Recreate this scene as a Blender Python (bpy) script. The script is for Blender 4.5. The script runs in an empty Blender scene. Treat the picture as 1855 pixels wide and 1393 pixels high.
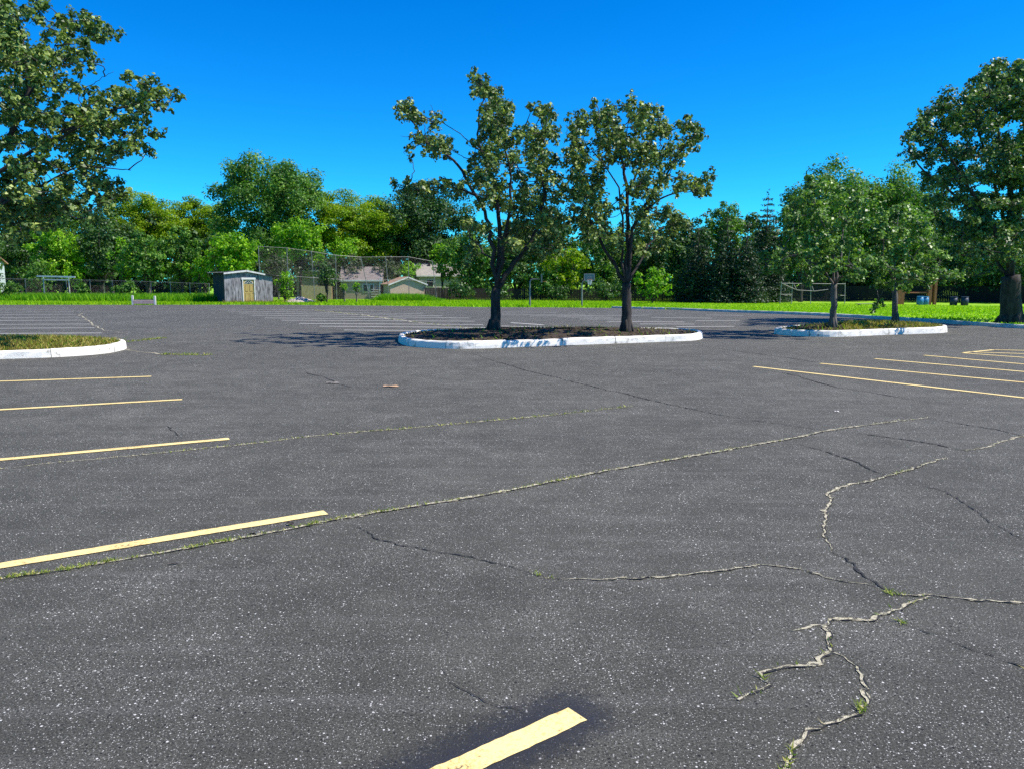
import bpy, math, random
import numpy as np
from mathutils import Vector, Matrix

R = math.radians
rnd = random.Random(7)
S = bpy.context.scene
COL = S.collection

# ------------------------------------------------------------------ camera
CAMZ, FPX, CXP, CYP, HORIZ = 1.6, 1395.0, 927.5, 696.5, 511.0
PITCH = math.atan((CYP - HORIZ) / FPX)
cam_data = bpy.data.cameras.new('camera')
cam = bpy.data.objects.new('camera', cam_data)
COL.objects.link(cam)
cam.location = (0, 0, CAMZ)
cam.rotation_euler = (R(90) - PITCH, 0, 0)
cam_data.sensor_width = 36.0
cam_data.lens = 36.0 * FPX / 1855.0
cam_data.clip_end = 3000
S.camera = cam

# ------------------------------------------------------------------ world and sun
SUN_AZ, SUN_EL = R(97), R(52)          # azimuth from +Y towards +X
w = bpy.data.worlds.new('World'); S.world = w; w.use_nodes = True
nt = w.node_tree; nt.nodes.clear()
sky = nt.nodes.new('ShaderNodeTexSky'); sky.sky_type = 'NISHITA'; sky.sun_disc = False
sky.sun_elevation = SUN_EL; sky.sun_rotation = SUN_AZ
sky.altitude = 300; sky.air_density = 0.85; sky.dust_density = 0.1; sky.ozone_density = 3.0
hs = nt.nodes.new('ShaderNodeHueSaturation'); hs.inputs['Saturation'].default_value = 1.45
hs.inputs['Value'].default_value = 1.0
bg = nt.nodes.new('ShaderNodeBackground'); bg.inputs['Strength'].default_value = 0.116
out = nt.nodes.new('ShaderNodeOutputWorld')
tn = nt.nodes.new('ShaderNodeMix'); tn.data_type = 'RGBA'; tn.blend_type = 'MULTIPLY'; tn.inputs[0].default_value = 1.0
tn.inputs[7].default_value = (0.16, 0.96, 1.22, 1)      # the deep azure of a clear polarised sky, over the whole dome
nt.links.new(sky.outputs[0], hs.inputs['Color']); nt.links.new(hs.outputs[0], tn.inputs[6]); nt.links.new(tn.outputs[2], bg.inputs['Color'])
nt.links.new(bg.outputs[0], out.inputs['Surface'])
sd = bpy.data.lights.new('sun', 'SUN'); sd.energy = 5.0; sd.angle = R(0.5); sd.color = (1.0, 0.935, 0.86)
so = bpy.data.objects.new('sun', sd); COL.objects.link(so)
sdir = Vector((math.sin(SUN_AZ) * math.cos(SUN_EL), math.cos(SUN_AZ) * math.cos(SUN_EL), math.sin(SUN_EL)))
so.rotation_euler = sdir.to_track_quat('Z', 'Y').to_euler(); so.location = (30, 10, 40)
S.view_settings.view_transform = 'Standard'; S.view_settings.look = 'None'
S.view_settings.exposure = 0.6; S.view_settings.gamma = 1.0
S.view_settings.use_curve_mapping = False
S.render.engine = 'CYCLES'
S.cycles.max_bounces = 6; S.cycles.diffuse_bounces = 3; S.cycles.transmission_bounces = 3
S.cycles.transparent_max_bounces = 8; S.cycles.use_denoising = False

# ------------------------------------------------------------------ survey helpers
def sstep(a, b, x):
    t = np.clip((np.asarray(x, float) - a) / (b - a), 0, 1)
    return t * t * (3 - 2 * t)
def gz(x, y):                                   # the lot falls away gently beyond 30 m
    return -(0.3 + 0.25 * sstep(-25, 10, x)) * sstep(30, 70, y)
CP, SP = math.cos(PITCH), math.sin(PITCH)
def ray(px, py):
    u, v = (px - CXP) / FPX, -(py - CYP) / FPX
    return np.array([u, CP + v * SP, -SP + v * CP])
def P(px, py, Y):                               # point seen at a pixel, Y metres out
    d = ray(px, py); t = Y / d[1]
    return Vector((d[0] * t, Y, CAMZ + d[2] * t))
def G(px, py, dz=0.0):                          # point on the ground
    d = ray(px, py); t = -CAMZ / d[2]
    for _ in range(60):
        z = float(gz(d[0] * t, d[1] * t)) + dz
        t = (CAMZ - z) / -d[2]
    return Vector((d[0] * t, d[1] * t, float(gz(d[0] * t, d[1] * t)) + dz))
def proj(p):
    x, y, z = p[0], p[1], p[2] - CAMZ
    f = y * CP - z * SP; v = y * SP + z * CP
    return CXP + FPX * x / f, CYP - FPX * v / f
E1A = math.atan2(.531, .847)
E1 = Vector((math.cos(E1A), math.sin(E1A), 0)); E2 = Vector((-math.sin(E1A), math.cos(E1A), 0))

# ------------------------------------------------------------------ object helpers
def tag(o, label=None, cat=None, group=None, kind=None):
    if label: o['label'] = label
    if cat: o['category'] = cat
    if group: o['group'] = group
    if kind: o['kind'] = kind
    return o
def empty(name, loc=(0, 0, 0), rz=0.0):
    o = bpy.data.objects.new(name, None); COL.objects.link(o)
    o.location = loc; o.rotation_euler = (0, 0, rz); o.empty_display_size = .3
    return o
def mesh_obj(name, verts, faces, m, parent=None, smooth=False):
    me = bpy.data.meshes.new(name); me.from_pydata([tuple(v) for v in verts], [], faces); me.update()
    if smooth: me.polygons.foreach_set('use_smooth', [True] * len(me.polygons))
    if m: me.materials.append(m)
    o = bpy.data.objects.new(name, me); COL.objects.link(o)
    if parent is not None: o.parent = parent
    return o
class MB:
    def __init__(s): s.v = []; s.f = []
    def box(s, c, d, rz=0.0, bev=0.0):
        cx, cy, cz = c; hx, hy, hz = d[0] / 2, d[1] / 2, d[2] / 2
        ca, sa = math.cos(rz), math.sin(rz); n = len(s.v)
        if bev <= 0:
            for x, y, z in ((-1,-1,-1),(1,-1,-1),(1,1,-1),(-1,1,-1),(-1,-1,1),(1,-1,1),(1,1,1),(-1,1,1)):
                X, Y = x * hx, y * hy
                s.v.append((cx + X * ca - Y * sa, cy + X * sa + Y * ca, cz + z * hz))
            s.f += [tuple(n + i for i in q) for q in ((0,3,2,1),(4,5,6,7),(0,1,5,4),(1,2,6,5),(2,3,7,6),(3,0,4,7))]
        else:
            rings = [(-1, bev, 0), (-1, 0, bev), (1, 0, -bev), (1, bev, 0)]
            for sz, ins, dz in rings:
                for x, y in ((-1,-1),(1,-1),(1,1),(-1,1)):
                    X, Y = x * (hx - ins), y * (hy - ins)
                    s.v.append((cx + X * ca - Y * sa, cy + X * sa + Y * ca, cz + sz * hz + dz))
            s.f.append((n + 3, n + 2, n + 1, n))
            for k in range(3):
                for i in range(4):
                    a, b = n + 4 * k + i, n + 4 * k + (i + 1) % 4
                    s.f.append((a, b, b + 4, a + 4))
            s.f.append((n + 12, n + 13, n + 14, n + 15))
        return s
    def tube(s, pts, rad, sides=6, cap=True):
        pts = [Vector(p) for p in pts]; n0 = len(s.v); k = len(pts)
        if not isinstance(rad, (list, tuple)): rad = [rad] * k
        ref = Vector((.31, .87, .38)).normalized()
        for i, p in enumerate(pts):
            t = (pts[min(i + 1, k - 1)] - pts[max(i - 1, 0)])
            t = t.normalized() if t.length > 1e-9 else Vector((0, 0, 1))
            a = t.cross(ref)
            a = a.normalized() if a.length > 1e-3 else t.orthogonal().normalized()
            b = t.cross(a)
            for j in range(sides):
                an = 2 * math.pi * j / sides
                s.v.append(tuple(p + (a * math.cos(an) + b * math.sin(an)) * rad[i]))
        for i in range(k - 1):
            for j in range(sides):
                a = n0 + i * sides + j; b = n0 + i * sides + (j + 1) % sides
                s.f.append((a, b, b + sides, a + sides))
        if cap:
            s.f.append(tuple(n0 + j for j in range(sides))[::-1])
            s.f.append(tuple(n0 + (k - 1) * sides + j for j in range(sides)))
        return s
    def poly(s, pts):
        n = len(s.v); s.v += [tuple(p) for p in pts]; s.f.append(tuple(range(n, n + len(pts)))); return s
    def slab(s, quad, th):                       # a flat quad given thickness along its normal
        q = [Vector(p) for p in quad]; nrm = (q[1] - q[0]).cross(q[-1] - q[0]).normalized() * th
        n = len(s.v); k = len(q)
        s.v += [tuple(p) for p in q] + [tuple(p - nrm) for p in q]
        s.f.append(tuple(range(n, n + k))); s.f.append(tuple(range(n + 2 * k - 1, n + k - 1, -1)))
        for i in range(k):
            j = (i + 1) % k; s.f.append((n + j, n + i, n + k + i, n + k + j))
        return s
    def build(s, name, m, parent=None, smooth=False): return mesh_obj(name, s.v, s.f, m, parent, smooth)

# ------------------------------------------------------------------ materials
def new_mat(name):
    m = bpy.data.materials.new(name); m.use_nodes = True; t = m.node_tree
    b = t.nodes['Principled BSDF']; return m, t, b
def N(t, typ, **kw):
    n = t.nodes.new(typ)
    for k, v in kw.items():
        if k in n.inputs: n.inputs[k].default_value = v
        else: setattr(n, k, v)
    return n
def ramp(t, stops):
    r = t.nodes.new('ShaderNodeValToRGB'); e = r.color_ramp.elements
    while len(e) < len(stops): e.new(0.5)
    for i, (p, c) in enumerate(stops):
        e[i].position = p; e[i].color = (c, c, c, 1) if isinstance(c, (int, float)) else (*c, 1)
    return r
def mixc(t, fac, a, b, mode='MIX'):
    n = t.nodes.new('ShaderNodeMix'); n.data_type = 'RGBA'; n.blend_type = mode
    for sock, val in ((n.inputs[0], fac), (n.inputs[6], a), (n.inputs[7], b)):
        if hasattr(val, 'is_output'): t.links.new(val, sock)
        elif isinstance(val, (int, float)): sock.default_value = val
        else: sock.default_value = (*val, 1)
    return n.outputs[2]
def coords(t, scale=(1, 1, 1), rot=(0, 0, 0)):
    c = t.nodes.new('ShaderNodeTexCoord'); mp = t.nodes.new('ShaderNodeMapping')
    mp.inputs['Scale'].default_value = scale; mp.inputs['Rotation'].default_value = rot
    t.links.new(c.outputs['Object'], mp.inputs['Vector']); return mp.outputs[0]
def noise(t, vec, scale, detail=3, rough=.55):
    n = N(t, 'ShaderNodeTexNoise', Scale=scale, Detail=detail, Roughness=rough)
    t.links.new(vec, n.inputs['Vector']); return n.outputs['Fac']
def math_n(t, op, a, b=0.0, clamp=False):
    n = t.nodes.new('ShaderNodeMath'); n.operation = op; n.use_clamp = clamp
    for s_, v in ((n.inputs[0], a), (n.inputs[1], b)):
        if hasattr(v, 'is_output'): t.links.new(v, s_)
        else: s_.default_value = v
    return n.outputs[0]
def bump(t, b, h, strength=.4, dist=.01):
    n = N(t, 'ShaderNodeBump', Strength=strength, Distance=dist)
    t.links.new(h, n.inputs['Height']); t.links.new(n.outputs[0], b.inputs['Normal'])

def mottled(name, ca, cb, scale=3.0, rough=.8, stretch=(1, 1, 1), bstr=.3, spec=.3, lo=.35, hi=.65, metallic=0):
    m, t, b = new_mat(name); v = coords(t, stretch)
    n1 = noise(t, v, scale, 5, .62)
    r = ramp(t, [(lo, ca), (hi, cb)]); t.links.new(n1, r.inputs[0]); t.links.new(r.outputs[0], b.inputs['Base Color'])
    b.inputs['Roughness'].default_value = rough; b.inputs['Specular IOR Level'].default_value = spec
    b.inputs['Metallic'].default_value = metallic
    n2 = noise(t, v, scale * 8, 3); bump(t, b, n2, bstr, .01)
    return m

def asphalt(name):
    m, t, b = new_mat(name)
    v = coords(t); vs = coords(t, (.12, 1.6, 1), (0, 0, -E1A))
    vt = coords(t, (.5, 7.0, 1), (0, 0, -E1A + .25))
    big = noise(t, v, .28, 4, .6); mid = noise(t, v, 2.2, 5, .65); st = noise(t, vs, 1.0, 5, .65)
    st2 = noise(t, vt, 1.0, 4, .6)
    fine = noise(t, v, 110, 5, .85)
    a = math_n(t, 'ADD', math_n(t, 'MULTIPLY', big, .42), math_n(t, 'MULTIPLY', st, .18))
    a = math_n(t, 'ADD', a, math_n(t, 'MULTIPLY', mid, .40))
    r = ramp(t, [(.34, (.046, .0443, .0355)), (.5, (.064, .0618, .0498)), (.66, (.090, .087, .0710))]); t.links.new(a, r.inputs[0])
    rs = ramp(t, [(.52, 0.0), (.72, 1.0)]); t.links.new(st2, rs.inputs[0])
    c = mixc(t, math_n(t, 'MULTIPLY', rs.outputs[0], .22), r.outputs[0], (.16, .153, .142))
    fr = ramp(t, [(.38, .22), (.5, 1.0), (.61, 2.05)]); t.links.new(fine, fr.inputs[0])
    c = mixc(t, 1.0, c, fr.outputs[0], 'MULTIPLY')
    hmap = fine
    dens = math_n(t, 'ADD', math_n(t, 'MULTIPLY', noise(t, v, .9, 4, .7), .6), math_n(t, 'MULTIPLY', mid, .4))
    dr_ = ramp(t, [(.36, .32), (.5, .50), (.63, .76)]); t.links.new(dens, dr_.inputs[0]); dens = dr_.outputs[0]
    for sc, thr, rr, col in ((52, .84, .15, (.80, .78, .72)), (95, .79, .20, (.60, .58, .53)), (150, .70, .3, (.42, .41, .37)), (64, .86, .30, (.008, .008, .009))):
        vo = N(t, 'ShaderNodeTexVoronoi', Scale=sc); vo.voronoi_dimensions = '3D'
        jit = N(t, 'ShaderNodeVectorMath'); jit.operation = 'MULTIPLY'; jit.inputs[1].default_value = (1, 1, 0)
        t.links.new(v, jit.inputs[0]); t.links.new(jit.outputs[0], vo.inputs['Vector'])
        sep = N(t, 'ShaderNodeSeparateColor'); t.links.new(vo.outputs['Color'], sep.inputs[0])
        lim = math_n(t, 'SUBTRACT', thr + .36, math_n(t, 'MULTIPLY', dens, .74))
        on = math_n(t, 'GREATER_THAN', sep.outputs[0], lim)
        sz = math_n(t, 'MULTIPLY', sep.outputs[1], rr)
        near = math_n(t, 'LESS_THAN', vo.outputs['Distance'], math_n(t, 'ADD', sz, .10))
        c = mixc(t, math_n(t, 'MULTIPLY', math_n(t, 'MULTIPLY', on, near), .85), c, col)
    t.links.new(c, b.inputs['Base Color'])
    b.inputs['Roughness'].default_value = .85; b.inputs['Specular IOR Level'].default_value = .25
    bump(t, b, hmap, .8, .008)
    return m

def paint(name, col, wear=.5):
    m, t, b = new_mat(name); v = coords(t)
    n1 = noise(t, v, 55, 5, .8); n2 = noise(t, v, 2.5, 3)
    a = math_n(t, 'ADD', math_n(t, 'MULTIPLY', n1, .7), math_n(t, 'MULTIPLY', n2, .3))
    r = ramp(t, [(wear - .115, (.07, .066, .06)), (wear - .085, (col[0] * .82, col[1] * .70, col[2] * .55)), (wear + .02, col)])
    t.links.new(a, r.inputs[0]); t.links.new(r.outputs[0], b.inputs['Base Color'])
    b.inputs['Roughness'].default_value = .75; bump(t, b, n1, .4, .004)
    return m

def leaf_mat(name, a, bcol, trans=.28, rough=.42, spec=.5):
    m, t, b = new_mat(name)
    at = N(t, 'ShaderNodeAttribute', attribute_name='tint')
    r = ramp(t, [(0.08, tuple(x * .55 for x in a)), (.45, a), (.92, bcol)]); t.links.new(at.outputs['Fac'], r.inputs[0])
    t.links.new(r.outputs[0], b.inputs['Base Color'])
    b.inputs['Roughness'].default_value = rough; b.inputs['Specular IOR Level'].default_value = spec
    tr = N(t, 'ShaderNodeBsdfTranslucent')
    tc = mixc(t, 1.0, r.outputs[0], (1.5, 1.7, .6), 'MULTIPLY'); t.links.new(tc, tr.inputs[0])
    mx = N(t, 'ShaderNodeMixShader'); mx.inputs[0].default_value = trans
    t.links.new(b.outputs[0], mx.inputs[1]); t.links.new(tr.outputs[0], mx.inputs[2])
    t.links.new(mx.outputs[0], t.nodes['Material Output'].inputs['Surface'])
    return m

M = {}
M['asphalt'] = asphalt('asphalt')
M['yellow'] = paint('yellow_paint', (.82, .65, .27), .50)
M['paled'] = paint('glare_pale_paint', (.72, .70, .64), .40)  # whiter tone paints glare into the distant lines
M['sand'] = mottled('crack_sand', (.07, .065, .055), (.60, .54, .37), 34, .95, lo=.40, hi=.52, bstr=.9)
M['gap_shade'] = mottled('crack_gap_shade', (.010, .010, .010), (.045, .043, .04), 30, .9)  # near-black stands in for the shade inside open gaps
M['seal'] = mottled('sealcoat', (.022, .023, .032), (.036, .037, .048), 60, .8, bstr=.6)
M['kerb'] = mottled('white_kerb_paint', (.28, .26, .21), (.82, .77, .67), 6, .85, bstr=.7, lo=.30, hi=.44)
M['kerb_grey'] = mottled('concrete_kerb', (.42, .40, .36), (.62, .60, .55), 4, .85, bstr=.5)
M['soil'] = mottled('mulch', (.018, .013, .010), (.075, .055, .035), 14, .95, bstr=.9)
M['turf'] = mottled('turf', (.15, .34, .004), (.26, .46, .006), 1.2, .9, bstr=.8)
M['blade'] = leaf_mat('grass_blades', (.19, .38, .003), (.38, .52, .008), .4, .6, .2)
M['weed'] = leaf_mat('weed_blades', (.10, .30, .008), (.24, .44, .015), .4, .6, .2)
M['dry'] = leaf_mat('dry_grass', (.22, .20, .04), (.50, .42, .12), .25, .7, .15)
M['bark'] = mottled('bark', (.022, .018, .016), (.062, .052, .045), 9, .9, (1, 1, .25), .9)
M['bark_pale'] = mottled('pale_bark', (.07, .06, .05), (.17, .15, .13), 9, .9, (1, 1, .25), .9)
M['pear'] = leaf_mat('pear_leaf', (.100, .165, .034), (.38, .44, .12), .19, .46, .4)  # wide pale-to-dark tint puts highlight and shade contrast into near-tree leaves
M['pearR'] = leaf_mat('young_pear_leaf', (.095, .200, .036), (.28, .44, .07), .22, .46, .4)
M['maple'] = leaf_mat('maple_leaf', (.095, .165, .034), (.36, .43, .11), .19, .46, .4)
M['bigR'] = leaf_mat('shade_tree_leaf', (.070, .140, .036), (.26, .36, .09), .20, .46, .4)
M['dark'] = leaf_mat('dark_leaf', (.034, .095, .024), (.13, .23, .05), .28, .5, .35)
M['mid'] = leaf_mat('mid_leaf', (.065, .17, .022), (.22, .36, .06), .32, .5, .35)
M['bright'] = leaf_mat('bright_leaf', (.12, .30, .010), (.34, .52, .03), .38, .5, .3)
M['locust'] = leaf_mat('locust_leaf', (.15, .27, .006), (.33, .41, .01), .42, .5, .3)
M['conif'] = leaf_mat('spruce_needles', (.022, .056, .024), (.055, .105, .032), .12, .5, .35)
M['olive'] = leaf_mat('olive_twigs', (.055, .085, .035), (.14, .15, .085), .2, .5, .3)

# ------------------------------------------------------------------ foliage
rng = np.random.default_rng(11)
def leaf_mesh(name, pos, nrm, size, tint, m, parent, aspect=.72, fold=.14):
    n = len(pos)
    nrm = nrm / np.maximum(np.linalg.norm(nrm, axis=1, keepdims=True), 1e-6)
    t = np.cross(nrm, rng.normal(size=(n, 3))); t /= np.maximum(np.linalg.norm(t, axis=1, keepdims=True), 1e-6)
    b = np.cross(nrm, t); s = size[:, None]
    V = np.empty((n, 4, 3), np.float32)
    V[:, 0] = pos - t * s * .5 - nrm * s * fold; V[:, 1] = pos + b * s * .5 * aspect
    V[:, 2] = pos + t * s * .5 - nrm * s * fold; V[:, 3] = pos - b * s * .5 * aspect
    me = bpy.data.meshes.new(name)
    me.vertices.add(4 * n); me.vertices.foreach_set('co', V.ravel())
    me.loops.add(4 * n); me.loops.foreach_set('vertex_index', np.arange(4 * n, dtype=np.int32))
    me.polygons.add(n); me.polygons.foreach_set('loop_start', np.arange(0, 4 * n, 4, dtype=np.int32))
    me.polygons.foreach_set('loop_total', np.full(n, 4, np.int32))
    me.update(calc_edges=True)
    at = me.attributes.new('tint', 'FLOAT', 'POINT'); at.data.foreach_set('value', np.repeat(np.clip(tint, 0, 1), 4).astype(np.float32))
    me.materials.append(m)
    o = bpy.data.objects.new(name, me); COL.objects.link(o); o.parent = parent
    return o
def clump_leaves(c, r, n, up=.5, rand=.42, power=2.4):
    """c (K,3), r (K,3), n (K,) -> leaf positions, normals, tints"""
    idx = np.repeat(np.arange(len(c)), n); tot = len(idx)
    d = rng.normal(size=(tot, 3)); d /= np.linalg.norm(d, axis=1, keepdims=True)
    rad = rng.random(tot) ** (1 / power); rad *= 1 + .22 * (rng.random(tot) < .15) * rng.random(tot)
    pos = c[idx] + d * rad[:, None] * r[idx]
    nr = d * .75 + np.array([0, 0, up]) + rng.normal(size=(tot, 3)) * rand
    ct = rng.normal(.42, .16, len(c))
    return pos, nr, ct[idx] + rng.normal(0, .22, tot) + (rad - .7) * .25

def limbs_mesh(limbs, sides=7, jit=.03):
    mb = MB()
    for pts, r0, r1 in limbs:
        pts = [Vector(p) for p in pts]; q = []
        for i in range(len(pts) - 1):            # Catmull-Rom
            p0, p1, p2, p3 = pts[max(i - 1, 0)], pts[i], pts[i + 1], pts[min(i + 2, len(pts) - 1)]
            for k in range(4):
                u = k / 4
                q.append(.5 * ((2 * p1) + (p2 - p0) * u + (2 * p0 - 5 * p1 + 4 * p2 - p3) * u * u + (3 * p1 - p0 - 3 * p2 + p3) * u ** 3))
        q.append(pts[-1])
        for i in range(1, len(q) - 1): q[i] = q[i] + Vector((rnd.gauss(0, 1), rnd.gauss(0, 1), rnd.gauss(0, .4))) * jit * min(1, r1 / .02 + .3)
        k = len(q); mb.tube(q, [r0 + (r1 - r0) * (i / (k - 1)) ** .8 for i in range(k)], sides)
    return mb

def trunk_flare(base, top, r0, r1, sides=12):
    base, top = Vector(base), Vector(top); mb = MB()
    pts, rad = [base + Vector((0, 0, -.15))], [r0 * 1.5]
    for i in range(9):
        u = i / 8; pts.append(base.lerp(top, u) + Vector((rnd.gauss(0, .012), rnd.gauss(0, .012), 0)))
        rad.append((r0 + (r1 - r0) * u) * (1 + .25 * math.exp(-u * 9)))
    mb.tube(pts, rad, sides)
    for k in range(6):                           # root flares
        an = k * 1.05 + rnd.random() * .5; d = Vector((math.cos(an), math.sin(an), 0))
        mb.tube([base + Vector((0, 0, .34)) + d * r0 * .7, base + Vector((0, 0, .12)) + d * r0 * 1.15, base + d * r0 * 1.5 - Vector((0, 0, .05))],
                [r0 * .25, r0 * .28, r0 * .12], 6)
    return mb

def hand_tree(name, label, cat, base, trunk_top, r0, r1, conv, limbs, clumps, Y, depth, leaf, m_leaf, m_bark,
              dens=1.0, group=None, halfw=3.0, extra=None, twig=.016, copies=2):
    """crown built from clumps measured in the photograph, given depth round the trunk"""
    root = empty(name, base); tag(root, label, cat, group)
    B = Vector(base)
    loc = lambda p: Vector(p) - B
    trunk_flare((0, 0, 0), loc(trunk_top), r0, r1).build('trunk', m_bark, root, True)
    L = []
    for li in limbs:
        pts, ra, rb = li[:3]; n = len(pts); dy0 = li[3] if len(li) > 3 else rnd.uniform(-.6, .6) * depth
        q = []
        for i, (u, v) in enumerate(pts):
            px, py = conv(u, v); q.append(loc(P(px, py, Y + dy0 * (i / max(1, n - 1)))))
        L.append((q, ra * .72, rb * .8))
    samples = []
    for q, ra, rb in L:
        for a, b in zip(q[:-1], q[1:]):
            for k in range(5): samples.append(a.lerp(b, k / 5))
    samples.append(loc(trunk_top))
    C, RR = [], []
    for cl in clumps:
        u, v, r = cl[:3]; px, py = conv(u, v)
        px2, _ = conv(u + r, v); rm = (px2 - px) / FPX * Y
        c0 = loc(P(px, py, Y)); dx = c0.x / halfw; dd = depth * math.sqrt(max(.12, 1 - dx * dx))
        nc = copies
        offs = [rnd.gauss(0, .22) * dd] + [(1 if (k % 2) else -1) * rnd.uniform(.35, 1.0) * dd for k in range(nc)]
        for k, dy in enumerate(offs):
            sc = 1.0 if k == 0 else rnd.uniform(.78, .95)
            c = Vector((c0.x * (1 if k == 0 else .93) + rnd.gauss(0, .1) * (k > 0), 0, c0.z + rnd.gauss(0, .12) * (k > 0)))
            # keep the sighting line: moved back a clump sits a little farther out
            f = (Y + dy) / Y
            C.append(((c.x + B.x) * f - B.x, dy, (c.z + B.z - CAMZ) * f + CAMZ - B.z)); RR.append(rm * sc * f)
    if extra is not None:
        for (x, y, z, r) in extra: C.append((x, y, z)); RR.append(r)
    SA = np.array([tuple(s_) for s_ in samples])
    CA = np.array(C); par = None                 # twigs: each clump joins the nearest wood already grown
    dist_ = np.full(len(CA), 1e9); src = np.zeros((len(CA), 3))
    def relax(nodes):
        for nd in nodes:
            d = np.linalg.norm(CA - nd, axis=1) + np.maximum(0, nd[2] - CA[:, 2]) * .5
            b_ = d < dist_; dist_[b_] = d[b_]; src[b_] = nd
    relax(SA); done = np.zeros(len(CA), bool)
    for _ in range(len(CA)):
        k = int(np.where(done, 1e9, dist_).argmin()); done[k] = True
        s0, e = Vector(src[k]), Vector(CA[k]); ln = (e - s0).length
        mid = s0.lerp(e, .5) + Vector((rnd.gauss(0, .1), rnd.gauss(0, .1), rnd.gauss(-.05, .06))) * min(1, ln)
        if ln > .12: L.append(([s0, mid, e], twig * (.8 + .25 * ln), twig * .4))
        relax([np.array(mid) * .5 + np.array(e) * .5, CA[k]])
    limbs_mesh(L, 6).build('branches', m_bark, root, True)
    C = np.array(C); RR = np.array(RR)
    # each clump breaks into sprays so that its outline is ragged
    C2, R2 = [C], [RR * .70]
    for k in range(4):
        d = rng.normal(size=C.shape); d /= np.linalg.norm(d, axis=1, keepdims=True)
        C2.append(C + d * (RR * rng.uniform(.55, 1.0, len(RR)))[:, None]); R2.append(RR * rng.uniform(.28, .55, len(RR)))
    C2 = np.concatenate(C2); R2 = np.concatenate(R2)
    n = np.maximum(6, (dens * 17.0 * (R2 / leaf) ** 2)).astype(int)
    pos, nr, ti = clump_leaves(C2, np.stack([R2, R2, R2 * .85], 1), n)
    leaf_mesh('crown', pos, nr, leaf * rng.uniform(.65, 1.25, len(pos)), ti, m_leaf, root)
    return root

def far_tree(name, label, px, top, bot, hw, Y, kind, m_leaf, bark='bark', group=None, leaf=.34, dens=1.0, cat='tree', seed=0):
    """tree standing Y metres out; crown height and breadth from its sighted outline"""
    global rng
    d = ray(px, 540); x = d[0] / d[1] * Y; base = Vector((x, Y, float(gz(x, Y))))
    ztop = P(px, top, Y).z - base.z; zbot = max(.15, P(px, bot, Y).z - base.z); rx = hw / FPX * Y
    root = empty(name, base); tag(root, label, cat, group)
    rz = (ztop - zbot) / 2; zc = zbot + rz; ry = rx * rnd.uniform(.8, 1.0)
    C, RR, L = [], [], []
    if kind == 'conifer':
        lv = int(ztop / .55)
        for i in range(lv):
            u = i / lv; z = zbot + (ztop - zbot) * u; rad = rx * (1 - u) ** .85 * rnd.uniform(.85, 1.12) + .32
            k = max(5, int(9 * (1 - u) + 4))
            for j in range(k):
                an = 2 * math.pi * (j + rnd.random()) / k
                for f in ((.45, .95) if rad > .8 else (.7,)):
                    r_ = max(.30, rad * .42)
                    C.append((math.cos(an) * rad * f, math.sin(an) * rad * f, z - rad * f * .25)); RR.append((r_, r_, r_ * .55))
                if j % 3 == 0: L.append(([(0, 0, z), (math.cos(an) * rad * .8, math.sin(an) * rad * .8, z - rad * .2)], .03, .01))
        C.append((0, 0, ztop)); RR.append((.22, .22, .6))
    else:
        # a few big boughs, each carrying sprays
        nb = {'round': 11, 'oak': 15, 'feather': 13, 'bush': 7, 'small': 7}[kind]
        for i in range(nb):
            u = (i + .5) / nb; an = i * 2.39996 + rnd.uniform(-.3, .3)
            zz = -0.80 + 1.62 * u + rnd.uniform(-.08, .08); rr = math.sqrt(max(0.05, 1 - min(.93, abs(zz)) ** 2)) * rnd.uniform(.56, .74)
            c = Vector((math.cos(an) * rr * rx, math.sin(an) * rr * ry, zc + zz * rz * .80))
            R_ = rnd.uniform(.34, .48) * min(rx, rz * 1.2)
            L.append(([(0, 0, max(.3, zbot * .7)), (c.x * .35, c.y * .35, zbot + (c.z - zbot) * .45), tuple(c)], .05 + .012 * ztop * .5, .02))
            ns = {'round': 13, 'oak': 16, 'feather': 16, 'bush': 9, 'small': 8}[kind]
            for k in range(ns):
                dd = Vector((rnd.gauss(0, 1), rnd.gauss(0, 1), rnd.gauss(.25, .9))); dd.normalize()
                f = rnd.uniform(.55, 1.1) * R_
                r_ = rnd.uniform(.32, .56) * R_
                C.append(tuple(c + dd * f))
                RR.append((r_ * 1.25, r_ * 1.25, r_ * .62) if kind == 'feather' else (r_, r_, r_ * .8))
        for dz_ in (-.45, 0, .4):
            C.append((rnd.gauss(0, .1) * rx, 0, zc + dz_ * rz)); RR.append((rx * .5, ry * .5, rz * .4))
    tb = MB(); r0 = max(.06, .018 * ztop)
    tb.tube([(0, 0, -.2), (0, 0, .3), (rnd.gauss(0, .08), 0, zbot + .3), (rnd.gauss(0, .15), 0, zc), (0, 0, ztop * (.97 if kind == 'conifer' else .8))],
            [r0 * 1.5, r0 * 1.1, r0 * .9, r0 * .55, .02], 8)
    t2 = limbs_mesh(L, 5, .05)
    o = len(tb.v); tb.v += t2.v; tb.f += [tuple(i + o for i in f) for f in t2.f]
    tb.build('trunk', M[bark], root, True)
    C = np.array(C); RR = np.array(RR)
    n = np.maximum(5, dens * 13 * (RR[:, 0] * RR[:, 2] + RR[:, 0] ** 2) * .5 / leaf ** 2).astype(int)
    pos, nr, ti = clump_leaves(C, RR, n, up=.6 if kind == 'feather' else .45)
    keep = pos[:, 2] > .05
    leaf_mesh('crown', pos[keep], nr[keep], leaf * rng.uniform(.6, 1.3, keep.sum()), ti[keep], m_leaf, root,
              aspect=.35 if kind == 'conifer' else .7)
    return root

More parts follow.
